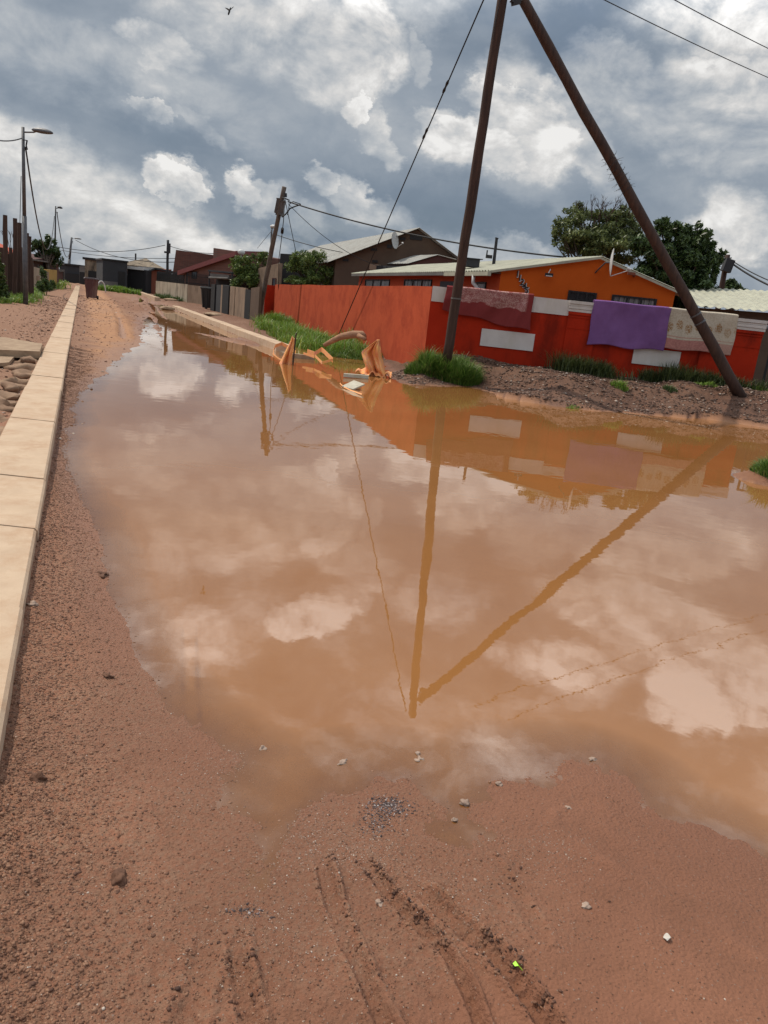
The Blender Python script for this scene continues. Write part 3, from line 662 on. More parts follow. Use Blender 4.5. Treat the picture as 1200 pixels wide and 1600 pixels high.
def cloth(name, a0, a1, drop0, drop1, m, label, seed, fold=.02, skew=0.0, top=.012, hem=.012):
    # hangs in front of the wall by drop0..drop1 (left to right), over the top and .45 m down the back
    nu, nv = 90, 70; W_ = a1-a0; V = []; uvs = []
    for j in range(nv+1):
        for i in range(nu+1):
            u = i/nu; drop = drop0+(drop1-drop0)*u; back = .40; over = T_+.12
            Ltot = back+over+drop; t = j/nv*Ltot
            if t < back: d, z = -T_-.035, WT+top-(back-t)
            elif t < back+over:
                k = (t-back)/over; d = -T_-.035+(T_+.035+.105)*k; z = WT+top+.022*math.sin(math.pi*k)+.09*0
            else: d, z = .105, WT+top-(t-back-over)
            hang = max(0, t-back-over)
            fo = fold*min(1, hang/.3)
            ph = u*W_*7+1.1*math.sin(u*5+seed)+skew*hang*5
            d += fo*(math.sin(ph)*.6+math.sin(ph*2.3+seed)*.3)+fo*.8*math.sin(u*W_*2.2+hang*2+seed)
            d += .030*(float(vnoise(np.array([u*W_*5+seed*7]), np.array([hang*3.2+u*2]), 3)[0])-.5)*min(1, hang/.15)
            z += -.006*math.sin(u*W_*5+seed)*(1 if abs(t-back) > .02 else 1)+hem*math.sin(u*W_*6+seed*2)*hang
            a = a0+W_*u+.012*math.sin(hang*7+seed)+skew*hang*.10*(u-.5)
            V.append(tuple(WF.P(a, z+(.085 if M_top else 0)*0, d))); uvs.append((u*W_, hang/max(drop, .01)))
    me = bpy.data.meshes.new(name); F_ = [(j*(nu+1)+i, j*(nu+1)+i+1, (j+1)*(nu+1)+i+1, (j+1)*(nu+1)+i) for j in range(nv) for i in range(nu)]
    me.from_pydata(V, [], F_); ul = me.uv_layers.new(name='UVMap')
    for lp in me.loops: ul.data[lp.index].uv = uvs[lp.vertex_index]
    o = link(name, me, m, None, True); sm = o.modifiers.new('thickness', 'SOLIDIFY'); sm.thickness = .010; sm.offset = 1
    return tag(o, label, 'blanket')
M_top = False
c0, _ = WF.hit(693, 490); c1, _ = WF.hit(829, 490)
cloth('floral_blanket', c0, c1, .56, .84, clothmat('maroon_floral_cloth'), 'maroon blanket with pale rose pattern draped over the red wall behind the upright pole', 1.3, .050, .8, .045, .03)
c0, _ = WF.hit(921, 510); c1, _ = WF.hit(1040, 520)
cloth('purple_blanket', c0, c1, 1.00, .98, M['purple'], 'plain purple fleece blanket draped over the red wall', 2.6, .020, .1, .07, .02)
c0, _ = WF.hit(1037, 510); c1, _ = WF.hit(1147, 520)
cloth('cream_blanket', c0, c1, .90, .90, clothmat('cream_floral_cloth'), 'cream blanket with brown flowers and pink band draped over wall behind slanted pole', 4.4, .026, .15, .07, .02)

# ------------------------------------------------------------------ orange house
def roofpair(house, P0, P1, D, eL, rz, eR, ridge_k, m, over=.3, oh=.15, pitch=.19, amp=.018, thick=.05):
    """gable roof: P0-P1 front gable (plan), D = vector to the back, ridge above P0+(P1-P0)*ridge_k"""
    e = (P1-P0); Dn = D.normalized(); f0 = -Dn*oh; bk = D+Dn*oh; rd = P0+e*ridge_k
    sl = (rz-eL)/((rd-P0).length); sr = (rz-eR)/((P1-rd).length); en = e.normalized()
    pl = P0-en*over; pr = P1+en*over
    z = lambda v_, h: V3(v_.x, v_.y, h)
    out = []
    for side, (pe, he) in enumerate(((pl, eL-sl*over), (pr, eR-sr*over))):
        mb = MB(); a, b_, c, d = z(pe+f0, he), z(pe+bk, he), z(rd+f0, rz), z(rd+bk, rz)
        if amp: corrugated(mb, a, b_, c, d, pitch, amp)
        else: slab4(mb, [a, b_, d, c], thick)
        out.append(mb.build('roof', m, house))
    return out, pl, pr, sl, sr
def gable_body(mb, P0, P1, D, z0, eL, rz, eR, k):
    rd = P0+(P1-P0)*k; z = lambda v_, h: V3(v_.x, v_.y, h)
    fr = [z(P0, z0), z(P1, z0), z(P1, eR), z(rd, rz), z(P0, eL)]
    return mb.prism(fr, [p+D for p in fr])
hp0 = at(784, 420, 22); hp1 = at(1056, 453, 21.5); hap = at(937, 401, 21.8); hfar = at(562, 428, 35.6)
P0 = V3(hp0.x, hp0.y, 0); P1 = V3(hp1.x, hp1.y, 0); DD = V3(hfar.x-hp0.x, hfar.y-hp0.y, 0); kk = (V3(hap.x, hap.y, 0)-P0).length/(P1-P0).length
eL, eR, rz = hp0.z, hp1.z, hap.z
house = empty('orange_house', (P0.x, P0.y, .4), 'orange single storey house with a pale corrugated roof behind the red wall', 'house')
mb = MB(); gable_body(mb, P0, P1, DD, .2, eL-.05, rz-.05, eR-.05, kk); mb.build('wall', M['orange'], house)
rf, pl, pr, sl, sr = roofpair(house, P0, P1, DD, eL, rz, eR, kk, M['roof_pale'], .38, .10, .19, .02)
HG = Wall((P0.x, P0.y), (P1.x, P1.y)); HS = Wall((P0.x, P0.y), (P0.x+DD.x, P0.y+DD.y))
# pale barge boards on the gable
mb = MB(); en = HG.e; rd = P0+HG.e*(kk*HG.L)
for (pe, he) in ((P0-en*.38, eL-sl*.38), (P1+en*.38, eR-sr*.38)):
    a = V3(pe.x, pe.y, he)+HG.n*.11; b_ = V3(rd.x, rd.y, rz)+HG.n*.11
    mb.prism([a-V3(0, 0, .075), b_-V3(0, 0, .075), b_-V3(0, 0, .015), a-V3(0, 0, .015)], [p+HG.n*.025 for p in (a-V3(0, 0, .075), b_-V3(0, 0, .075), b_-V3(0, 0, .015), a-V3(0, 0, .015))])
mb.build('barge_board', M['roof_pale'], house)
# side wall with eaves shade in its colour, eaves board, gutter end and down pipe
mb = MB(); HS.box(mb, .003, HS.L, .2, eL-.16, -.05, .004); mb.build('side_wall', M['orange_shaded'], house)
mb = MB(); HS.box(mb, -.06, HS.L+.1, eL-.20, eL-.11, .32, .35); HS.box(mb, 0, HS.L, eL-.13, eL-.115, .006, .32); mb.build('eaves_board', M['grey_wall'], house)
mb = MB(); HS.box(mb, -.12, 3.1, eL-.23, eL-.12, .36, .46); g = mb.build('gutter', M['roof_pale'], house)
pts = [HS.P(.9, eL-.2, .41), HS.P(.9, eL-.42, .40), HS.P(.72, eL-.62, .24), HS.P(.50, eL-.74, .10), HS.P(.46, eL-.95, .08), HS.P(.46, 1.3, .08)]
mb = MB(); mb.tube(pts, .055, 10); mb.build('down_pipe', M['white_metal'], g, True)
# windows
w = window(HG, house, HG.rect(888, 456, 930, 476)[:2]+(HG.hit(910, 482)[1]-.3, HG.hit(888, 457)[1]+.06), 3, glass=M['black'], bars=6)
a0, a1, z0, z1 = HG.rect(956, 463, 1023, 486)
window(HG, house, (a0, a1, z1-.75, z1+.05), 3, glass=M['curtain_glass'], bars=9)
def sidewin(x0, x1, ytop, panes=2, glass=M['curtain_glass'], bars=0, h=1.0):
    a0, z = HS.hit(x1, ytop); a1, _ = HS.hit(x0, ytop); a0, a1 = min(a0, a1), max(a0, a1)
    return window(HS, house, (a0, a1, z-h, z), panes, glass=glass, bars=bars)
sidewin(745, 761, 441, 1); sidewin(633, 676, 437, 3, bars=8); sidewin(572, 610, 437, 3)
a0, z = HS.hit(712, 440); a1, _ = HS.hit(690, 440)
mb = MB(); HS.box(mb, a0, a1, .25, z, -.03, .05); mb.build('security_door', M['black'], house)
# flood light
fa, fz = HG.hit(857, 431)
fl = MB(); HG.box(fl, fa-.11, fa+.11, fz-.03, fz+.06, .16, .20); f_ = fl.build('flood_light', M['black'], house)
mb = MB(); mb.box(HG.P(fa, fz-.015, .19), HG.e*.085, HG.n*.055, V3(0, 0, .012)); mb.build('lens', M['white_metal'], f_)
mb = MB(); mb.tube([HG.P(fa+.02, fz+.18, .0), HG.P(fa+.02, fz+.16, .10), HG.P(fa-.03, fz+.04, .17)], .012, 6); mb.build('bracket', M['white_metal'], f_)
# five house number digits running down the gable
for i, ch in enumerate('11245'):
    a, z = HG.hit(809+i*3.6, 429+i*6.4)
    cu = bpy.data.curves.new('d', 'FONT'); cu.body = ch; cu.size = .235; cu.extrude = .012; cu.align_x = 'CENTER'; cu.align_y = 'CENTER'
    for lay, (mm, off, dep) in enumerate(((M['white_metal'], .0, 0.02), (M['black'], .010, .034))):
        cu.offset = .012 if lay == 0 else .002
        tmp = bpy.data.objects.new('t', cu); col.objects.link(tmp); bpy.context.view_layer.update()
        me = bpy.data.meshes.new_from_object(tmp.evaluated_get(bpy.context.evaluated_depsgraph_get())); bpy.data.objects.remove(tmp)
        mx = Matrix((HG.e, V3(0, 0, 1), HG.n)).transposed().to_4x4(); mx.translation = HG.P(a-off, z+off, dep); me.transform(mx)
        if lay == 0: dg = link('digit', me, mm, house)
        else: link('digit_face', me, mm, dg)
# small dark box and flue on the roof: children of the house roof
def rooftop(px, py, Y): return at(px, py, Y)
mb = MB(); c_ = at(733, 411, 24.6); mb.box(c_, HS.e*.30, HG.e*.20, V3(0, 0, .11)); mb.box(c_+V3(0, 0, .125), HS.e*.34, HG.e*.27, V3(0, 0, .012)); hb = mb.build('roof_box', M['charcoal'], rf[0])
mb = MB(); ft = at(776, 373, 25.5); fb = at(772, 408, 25.5); mb.tube([fb-V3(0, 0, .15), ft], [.055, .045], 10); mb.tube([ft, ft+V3(.005, 0, .03)], .058, 10)
mb.box(at(764, 401, 25.5), V3(.10, 0, 0), V3(0, .06, 0), V3(0, 0, .05)); mb.box(at(761, 397, 25.5)+V3(0, .06, 0), V3(.02, 0, 0), V3(0, .02, 0), V3(0, 0, .12)); mb.build('flue', M['dark_steel'], rf[0])
def dish(root_name, pc, axis, rad_, mount, lnb, label, group=None):
    """pc rim centre; axis = direction the bowl faces"""
    root = empty(root_name, mount, label, 'satellite dish', group); ax = Vector(axis).normalized(); a = ax.cross(V3(0, 0, 1)).normalized(); c = ax.cross(a)
    mb = MB(); n = 28; rings = 6; pc = Vector(pc); depth = rad_*.15
    for off, sg in ((0, 1), (.012, -1)):
        b0 = len(mb.v)
        for k in range(rings+1):
            rr = rad_*k/rings
            for i in range(n):
                t = 2*math.pi*i/n; mb.v.append(tuple(pc-ax*(depth*(1-(rr/rad_)**2)+off)+(a*math.cos(t)*.92+c*math.sin(t))*max(rr, .004)))
        for k in range(rings):
            for i in range(n): i2 = (i+1) % n; mb.f.append((b0+k*n+i, b0+k*n+i2, b0+(k+1)*n+i2, b0+(k+1)*n+i))
    d1 = mb.build('reflector', M['white_metal'], root, True)
    mb = MB(); mb.tube([pc-ax*depth-ax*.01, pc-ax*(depth+.12), Vector(mount)+V3(0, 0, 0)], .02, 8); mb.build('mount', M['steel'], root)
    mb = MB(); low = pc-c*rad_*.95 if c.z > 0 else pc+c*rad_*.95; mb.tube([low, lnb], .012, 6); mb.tube([Vector(lnb), Vector(lnb)+(pc-Vector(lnb)).normalized()*.10], .035, 8); mb.build('receiver_arm', M['white_metal'], root)
m1 = HG.P(*HG.hit(930, 426), .01)
dish('satellite_dish', HG.P(HG.hit(953, 412)[0], HG.hit(953, 412)[1], .42), HG.e*1.0+HG.n*.10+V3(0, 0, .06), .36, m1, HG.P(HG.hit(981, 423)[0], HG.hit(981, 423)[1], .45), 'white satellite dish seen edge-on on the gable of the orange house')
mb = MB(); a, z = HG.hit(990, 430); mb.tube([HG.P(a, z-.02, .0), HG.P(a, z-.02, .2)], .03, 8); mb.box(HG.P(a-.1, z+.02, .22), HG.e*.10, HG.n*.04, V3(0, 0, .035)); tag(mb.build('wall_camera', M['terracotta'], house), None, None)

# ------------------------------------------------------------------ grey-roofed brown house behind
q0 = at(525, 404, 40); q1 = at(713, 403, 39.5); qa = at(652, 357, 39.8); qf = at(503, 387, 60)
G0, G1 = V3(q0.x, q0.y, 0), V3(q1.x, q1.y, 0); QA = V3(qa.x, qa.y, 0); k2 = (QA-G0).length/(G1-G0).length; GD = V3(qf.x-qa.x, qf.y-qa.y, 0)
bh = empty('brown_house', (G0.x, G0.y, .2), 'tall brown plastered house with a long grey weathered roof behind the orange house', 'house')
mb = MB(); gable_body(mb, G0, G1, GD, .1, q0.z-.05, qa.z-.05, q1.z-.05, k2); mb.build('wall', M['brown_plaster'], bh)
roofpair(bh, G0, G1, GD, q0.z, qa.z, q1.z, k2, M['roof_grey'], .45, .35, .34, .03)
BG = Wall((G0.x, G0.y), (G1.x, G1.y))
mb = MB()
for t in (.08, .30, .52): a = BG.P(BG.L*k2*t*1.6, 0, 0); zz = q0.z+(qa.z-q0.z)*min(1, t*1.6)-.16; BG.box(mb, BG.L*k2*t*1.6-.14, BG.L*k2*t*1.6+.14, zz-.16, zz-.04, .0, .05); mb.build('vent', M['black'], bh); mb = MB()
BG.box(mb, BG.L*k2-.3, BG.L*k2+.3, qa.z-.55, qa.z-.28, 0, .04); mb.build('vent', M['black'], bh)
mb = MB(); BG.box(mb, *BG.rect(578, 412, 594, 423), 0, .08); mb.build('window', M['beige'], bh)
mb = MB(); BG.box(mb, *BG.rect(582, 406, 590, 411), 0, .06); mb.build('air_brick', M['black'], bh)
mb = MB(); BG.box(mb, *BG.rect(605, 382, 612, 388), 0, .05); mb.build('air_brick', M['charcoal'], bh)
m2 = BG.P(*BG.hit(613, 381), .02)
dish('satellite_dish', BG.P(BG.hit(619, 377)[0], BG.hit(619, 377)[1], .5), BG.e*.93+BG.n*.36+V3(0, 0, .15), .40, m2, BG.P(BG.hit(633, 383)[0], BG.hit(633, 383)[1], 1.1), 'white satellite dish facing right on the brown house gable')
# small gabled porch of the brown house
e0 = at(634, 414, 37.5); e1 = at(713, 409, 37.2); ea = at(680, 398, 37.4); ef = at(600, 412, 41)
E0, E1 = V3(e0.x+.2, e0.y, 0), V3(e1.x-.2, e1.y, 0)
porch = empty('shed', (E0.x, E0.y, .2), 'small gabled outbuilding with grey roof tucked between the orange and brown houses', 'outbuilding')
mb = MB(); gable_body(mb, E0, E1, V3(-1.0, 2.2, 0), .1, 3.55, ea.z-.04, 3.9, .62); mb.build('wall', M['maroon_wall'], porch)
roofpair(porch, E0, E1, V3(-1.0, 2.2, 0), 3.6, ea.z, 3.95, .62, M['roof_grey'], .15, .1, .2, .02)

# black wall running behind the red wall
bA, bB, bC = at(438, 396, 46), at(452, 398, 44.2), at(640, 428, 37)
bw = empty('black_wall', (bA.x, bA.y, .1), 'tall black painted shed wall behind the bushy tree and red wall', 'wall')
B1 = Wall((bA.x, bA.y), (bB.x+3.2, bB.y-1.4)); mb = MB(); B1.box(mb, 0, B1.L, .1, bA.z, -.15, 0); mb.build('panel', M['black_wall'], bw)
B2 = Wall((bB.x+3.22, bB.y-1.4), (bC.x, bC.y)); mb = MB(); B2.box(mb, 0, B2.L, .1, at(560, 412, 40).z, -.15, 0)
for k in range(14): B2.box(mb, .2+k*B2.L/14, .24+k*B2.L/14, .1, at(560, 412, 40).z-.03, .0, .025)
mb.build('panel', M['charcoal'], bw)

# ------------------------------------------------------------------ right neighbour
r0 = at(1086, 478, 26); r1 = at(1330, 496, 25.2); t0 = at(1172, 461, 33); 
R0, R1 = V3(*r0), V3(*r1); DV_ = V3(t0.x-at(1110, 478, 26).x, 7.0, 0)
rh = empty('neighbour_house', (R0.x, R0.y, .4), 'low dark brown house with a pale ribbed roof at the right edge', 'house')
RW = Wall((R0.x+.3, R0.y+.35), (R1.x, R1.y+.35)); mb = MB(); pw = [RW.P(0, .2), RW.P(RW.L, .2), RW.P(RW.L, R1.z-.03), RW.P(0, R0.z-.03)]; mb.prism(pw, [p_-RW.n*6 for p_ in pw]); mb.build('wall', M['brown_plaster'], rh)
mb = MB(); a, b_ = R0, R1; c, d = V3(R0.x+1.3, R0.y+7, t0.z), V3(R1.x+1.3, R1.y+7, t0.z+.25); corrugated(mb, a, b_, c, d, .27, .025); mb.build('roof', M['roof_pale'], rh)
window(RW, rh, RW.rect(1145, 500, 1185, 520), 3, bars=8)
# round top of a pale car or tank above the wall
mb = MB(); lump_mesh(mb, at(1178, 511, 20.3), .33, 5, n=3, squash=.42, noise=.02); tag(mb.build('water_tank', M['steel'], smooth=True), 'rounded grey tank top showing above the red wall at the right edge', 'tank')

# ------------------------------------------------------------------ far left of the yard row: beige wall, gates, cream wall, brick house
g_wall = empty('beige_wall', (at(420, 470, 45).x, 45, .15), 'tall plain beige wall behind the leaning pole beside the red wall', 'wall')
w0, w1 = at(404, 415, 46), at(437, 411, 44.4); BW = Wall((w0.x, w0.y), (w1.x, w1.y)); zt = w1.z
mb = MB(); mb.prism([BW.P(0, 0, 0), BW.P(BW.L, 0, 0), BW.P(BW.L, zt, 0), BW.P(0, zt-.35, 0)], [BW.P(0, 0, -.2), BW.P(BW.L, 0, -.2), BW.P(BW.L, zt, -.2), BW.P(0, zt-.35, -.2)]); mb.build('wall', M['beige'], g_wall)
r = BW.rect(426, 434, 431, 449); window(BW, g_wall, r, 1, frame=M['maroon_wall'])
# the street front: panels between x=332 and x=405 (px)
fa_, fb_ = gp(333, 488, .12), gp(404, 504, .16)
SF = Wall((fa_.x, fa_.y), (fb_.x, fb_.y))
sf = empty('street_front_wall', (fa_.x, fa_.y, .1), 'beige plastered wall with black upright gate panels along the right verge', 'wall')
def seg(x0, x1, ytop0, ytop1, m, name, d0=-.15, d1=0.0):
    a0, z0 = SF.hit(x0, ytop0); a1, z1 = SF.hit(x1, ytop1)
    mb = MB(); lo = [SF.P(a0, .0, d0), SF.P(a1, .0, d0), SF.P(a1, z1, d0), SF.P(a0, z0, d0)]; hi = [SF.P(a0, .0, d1), SF.P(a1, .0, d1), SF.P(a1, z1, d1), SF.P(a0, z0, d1)]
    mb.prism(lo, hi); return mb.build(name, m, sf)
seg(331.5, 337.5, 444, 444, M['black_wall'], 'gate_panel', -.1, .05); seg(337.7, 345.5, 445, 445, M['charcoal'], 'gate_panel', -.12, -.02); seg(345.7, 349.5, 445, 445, M['beige'], 'pillar')
seg(349.7, 359.5, 445, 447, M['black_wall'], 'gate_panel', -.1, .06); seg(359.7, 367, 447, 448, M['beige'], 'pillar'); seg(367.2, 383, 448, 450, M['beige'], 'wall', -.15, -.03); seg(383.2, 391.5, 452, 453, M['black_wall'], 'gate_panel', -.12, -.01)
seg(391.7, 405, 450, 448, M['brown_plaster'], 'wall', -.15, -.02)
# cream boundary wall
cA, cB, cC = gp(243, 463, .12), gp(292, 474, .12), gp(333, 480, .12)
cw = empty('cream_boundary_wall', (cB.x, cB.y, .1), 'stained cream boundary wall with a black palisade fence on top', 'wall')
C1 = Wall((cA.x, cA.y), (cB.x, cB.y)); mb = MB(); zc = C1.hit(290, 444)[1]; C1.box(mb, 0, C1.L, 0, zc, -.2, 0); mb.build('wall', M['cream'], cw)
C2 = Wall((cB.x+.02, cB.y+.0), (cC.x, cC.y)); mb = MB(); zc2 = C2.hit(300, 445)[1]; C2.box(mb, 0, C2.L, 0, zc2-.03, -.2, 0); o = mb.build('wall', M['beige'], cw)
mb = MB()
for (WW, zz) in ((C1, zc), (C2, zc2-.03)):
    for zq in (.12, .62): WW.box(mb, .05, WW.L-.05, zz+zq, zz+zq+.05, -.12, -.08)
    n = int(WW.L/.17)
    for k in range(n): WW.box(mb, .05+k*.17, .09+k*.17, zz, zz+.85, -.075, -.055)
mb.build('palisade_fence', M['black'], cw)
mb = MB(); C1.box(mb, 0, C1.L*.72, zc+.05, zc+.62, -.15, -.13); mb.build('shade_sheet', M['black'], cw)
# brick house
H1 = at(281, 391, 66); H2 = at(338, 399, 64); H3 = at(336, 388, 63); H4 = at(418, 402, 57)
bk = empty('brick_house', (H1.x, H1.y, .1), 'dark brick house with stepped parapets and a maroon mono-pitch roof', 'house')
K1 = Wall((H1.x-.4, H1.y), (H2.x, H2.y)); mb = MB(); mb.prism([K1.P(-.5, .1), K1.P(K1.L, .1), K1.P(K1.L, H2.z), K1.P(.1, H1.z)], [p-K1.n*3 for p in (K1.P(-.5, .1), K1.P(K1.L, .1), K1.P(K1.L, H2.z), K1.P(.1, H1.z))]); mb.build('wall', M['brick'], bk)
K2 = Wall((H3.x, H3.y-.5), (H4.x, H4.y)); mb = MB(); mb.prism([K2.P(0, .1), K2.P(K2.L, .1), K2.P(K2.L, H4.z), K2.P(0, H3.z)], [p-K2.n*3 for p in (K2.P(0, .1), K2.P(K2.L, .1), K2.P(K2.L, H4.z), K2.P(0, H3.z))]); mb.build('wall', M['brick'], bk)
L0, L1 = at(277, 421, 60), at(372, 393, 55); K3 = Wall((L0.x+.6, L0.y), (L1.x, L1.y))
mb = MB(); mb.prism([K3.P(0, .1), K3.P(K3.L, .1), K3.P(K3.L, L1.z-.1), K3.P(0, L0.z-.05)], [p-K3.n*2 for p in (K3.P(0, .1), K3.P(K3.L, .1), K3.P(K3.L, L1.z-.1), K3.P(0, L0.z-.05))]); mb.build('wall', M['brick2'], bk)
mb = MB(); a, b_ = K3.P(-.7, L0.z-.08, .25), K3.P(K3.L+.1, L1.z+.02, .25); mb.prism([a-V3(0, 0, .32), b_-V3(0, 0, .32), b_, a], [p-K3.n*2.6+V3(0, 0, .25) for p in (a-V3(0, 0, .32), b_-V3(0, 0, .32), b_, a)]); mb.build('roof', M['roof_maroon'], bk)
mb = MB(); c_ = at(377, 396, 54.5); mb.tube([c_-V3(0, 0, .3), c_], .03, 6); lump_mesh(mb, c_+V3(0, 0, .08), .24, 3, n=2, squash=.8, noise=.02); mb.build('spot_light', M['white_metal'], bk, True)
window(K3, bk, K3.rect(300, 424, 308, 436), 1)
# car port
c0_, c1_ = at(326, 424, 53.5), at(362, 418, 51.5); cpt = empty('car_port', (c0_.x, c0_.y, .1), 'dark car port with a pale rolled awning in front of the brick house', 'car port')
CPW = Wall((c0_.x, c0_.y), (c1_.x, c1_.y)); mb = MB(); CPW.box(mb, 0, CPW.L, .1, c0_.z-.15, -2.2, -.6); mb.build('panel', M['black_wall'], cpt)
mb = MB(); CPW.box(mb, -.1, CPW.L+.1, c0_.z, c0_.z+.10, -2.5, .0); mb.build('roof', M['charcoal'], cpt)
mb = MB(); CPW.box(mb, .1, CPW.L-.35, c0_.z-.42, c0_.z-.12, -.5, -.05); mb.tube([CPW.P(.1, c0_.z-.40, .0), CPW.P(CPW.L-.35, c0_.z-.34, .0)], .07, 8); mb.build('awning', M['grey_wall'], cpt)
mb = MB()
for a in (0.05, CPW.L): mb = MB(); mb.tube([CPW.P(a, .1, -.06), CPW.P(a, c0_.z, -.06)], .05, 8); mb.build('post', M['charcoal'], cpt)

# ------------------------------------------------------------------ far end of the street
def block(name, x0, x1, y0, y1, Y0, Y1, depth_, m, label, cat='building', z0=.0):
    a, b_ = at(x0, y0, Y0), at(x1, y1, Y1); w = Wall((a.x, a.y), (b_.x, b_.y)); root = empty(name, (a.x, a.y, z0), label, cat)
    lo = [w.P(0, z0), w.P(w.L, z0), w.P(w.L, b_.z), w.P(0, a.z)]
    mb = MB(); mb.prism(lo, [p-w.n*depth_ for p in lo]); mb.build('wall', m, root); return root, w, a.z, b_.z
root, w, za, zb = block('flat_roofed_building', 160.5, 199, 405, 408, 76, 77, 7, M['charcoal'], 'charcoal flat-roofed building with a dark doorway at the end of the road')
mb = MB(); w.box(mb, *w.rect(185, 425, 195, 450)[:2], 0, w.hit(187, 424)[1], 0, .05); mb.build('door', M['black'], root)
mb = MB(); w.box(mb, -.1, w.L+.1, za-.05, za+.1, -7.1, .08); mb.build('parapet', M['black'], root)
mb = MB(); w.box(mb, 0, w.L*.62, 0, w.hit(175, 440)[1], 0, .02); mb.build('plinth', M['grey_wall'], root)
root, w, za, zb = block('block_building', 132.5, 161, 404, 408, 88, 88, 6, M['tan_block'], 'stained tan block building with a wide black garage door at the end of the road')
mb = MB(); w.box(mb, *w.rect(138, 422, 160, 445)[:2], 0, w.hit(150, 424)[1], 0, .05); mb.build('garage_door', M['black'], root)
mb = MB(); w.box(mb, -.2, w.L+.1, za-.1, za+.15, -6.2, .15); mb.build('parapet', M['black'], root)
root, w, za, zb = block('dark_shed', 93, 124, 411, 416, 104, 104, 5, M['charcoal'], 'long low black shed behind the third street lamp')
mb = MB(); w.box(mb, -.2, w.L+.2, za-.15, za+.05, -5.2, .2); mb.build('roof', M['black'], root)
mb = MB(); w.box(mb, w.L*.35, w.L*1.1, 0, za*.52, .2, .25); mb.build('fence_panel', M['black'], root)
root, w, za, zb = block('open_frame', 124, 133, 416, 416, 100, 100, .4, M['grey_wall'], 'small grey lean-to frame beside the block building', z0=.0)
mb = MB(); w.box(mb, .05, w.L-.05, 0, za*.7, 0.01, .05); mb.build('panel', M['black'], root)
# gabled far house
a0_, a1_, aa_ = at(190, 408, 96), at(255, 427, 95), at(218, 402, 95.5)
fh = empty('hip_roofed_house', (a0_.x, a0_.y, .1), 'far house with a beige tiled gable roof at the end of the road', 'house')
X0, X1 = V3(a0_.x, a0_.y, 0), V3(a1_.x, a1_.y, 0); FH = Wall((X0.x, X0.y), (X1.x, X1.y))
zr = aa_.z; kf = (V3(aa_.x, aa_.y, 0)-X0).length/FH.L
mb = MB(); gable_body(mb, X0, X1, V3(-2.5, 8, 0), .1, 2.9, zr-.7, 2.9, kf); mb.build('wall', M['grey_wall'], fh)
# front hip
rd_ = FH.P(kf*FH.L, zr, -1.5); mb = MB(); fl_, fr_ = FH.P(-.4, 3.0, .5), FH.P(FH.L+.4, 3.0, .5); bkv = V3(-3.2, 9, 0)
mb.prism([fl_, fr_, rd_], [fl_-V3(0, 0, .15), fr_-V3(0, 0, .15), rd_-V3(0, 0, .15)]); mb.build('roof', M['tan_block'], fh)
mb = MB(); slab4(mb, [fl_, rd_, rd_+bkv, fl_+bkv], .12); mb.build('roof', M['roof_grey'], fh)
mb = MB(); slab4(mb, [fr_, rd_, rd_+bkv, fr_+bkv], .12); mb.build('roof', M['roof_grey'], fh)
mb = MB(); c_ = at(212, 402, 97); mb.tube([c_-V3(0, 0, 1), at(212, 396, 97)], .10, 6); mb.build('vent_pipe', M['dark_steel'], fh)
root, w, za, zb = block('terracotta_house', 217, 268, 424, 421, 80, 82, 5, M['terracotta'], 'low terracotta house with a dark window at the far right of the road end', 'house')
mb = MB(); w.box(mb, *w.rect(226, 430, 233, 439), 0, .05); mb.build('sign_board', M['cream'], root)
mb = MB(); w.box(mb, w.hit(245, 430)[0], w.L+.5, w.hit(250, 440)[1], w.hit(250, 431)[1], 0, .05); mb.build('window', M['black'], root)
mb = MB(); slab4(mb, [w.P(-.3, za-.5, .4), w.P(w.L*.45, za+.55, .4), w.P(w.L*.45, za+.55, -5), w.P(-.3, za-.5, -5)], .15); slab4(mb, [w.P(w.L*.45, za+.55, .4), w.P(w.L+.6, zb-.2, .4), w.P(w.L+.6, zb-.2, -5), w.P(w.L*.45, za+.55, -5)], .15); mb.build('roof', M['charcoal'], root)
mb = MB(); w.box(mb, 0, w.L, za*.85, za+.52, -.6, -.02); 
root, w, za, zb = block('white_porch', 199, 228, 419, 422, 79, 79, 3, M['black_wall'], 'dark porch with a pale edge strip between the charcoal building and terracotta house', 'porch')
mb = MB(); w.box(mb, -.1, w.L*.9, za-.05, za+.22, -3.1, .2); mb.build('roof', M['white_metal'], root)
gpst = onground(238, 456); mb = MB(); mb.tube([gpst, gpst+V3(0, 0, 1.1)], .16, 8); lump_mesh(mb, gpst+V3(0, 0, 1.27), .17, 9, n=2, squash=.9, noise=.03); tag(mb.build('gate_post', M['charcoal']), 'dark gate post with a round cap before the terracotta house', 'post')
# arched white pipe
pa, pb = onground(151, 456), onground(165, 457)
mb = MB(); n = 14; h_ = .95
mb.tube([pa.lerp(pb, .5-.5*math.cos(math.pi*i/n))+V3(0, 0, -.05+h_*math.sin(math.pi*i/n)) for i in range(n+1)], .05, 8); tag(mb.build('pipe_hoop', M['white_metal'], smooth=True), 'white pipe bent into a hoop on the ground beside the maroon wheelie bin', 'hoop')

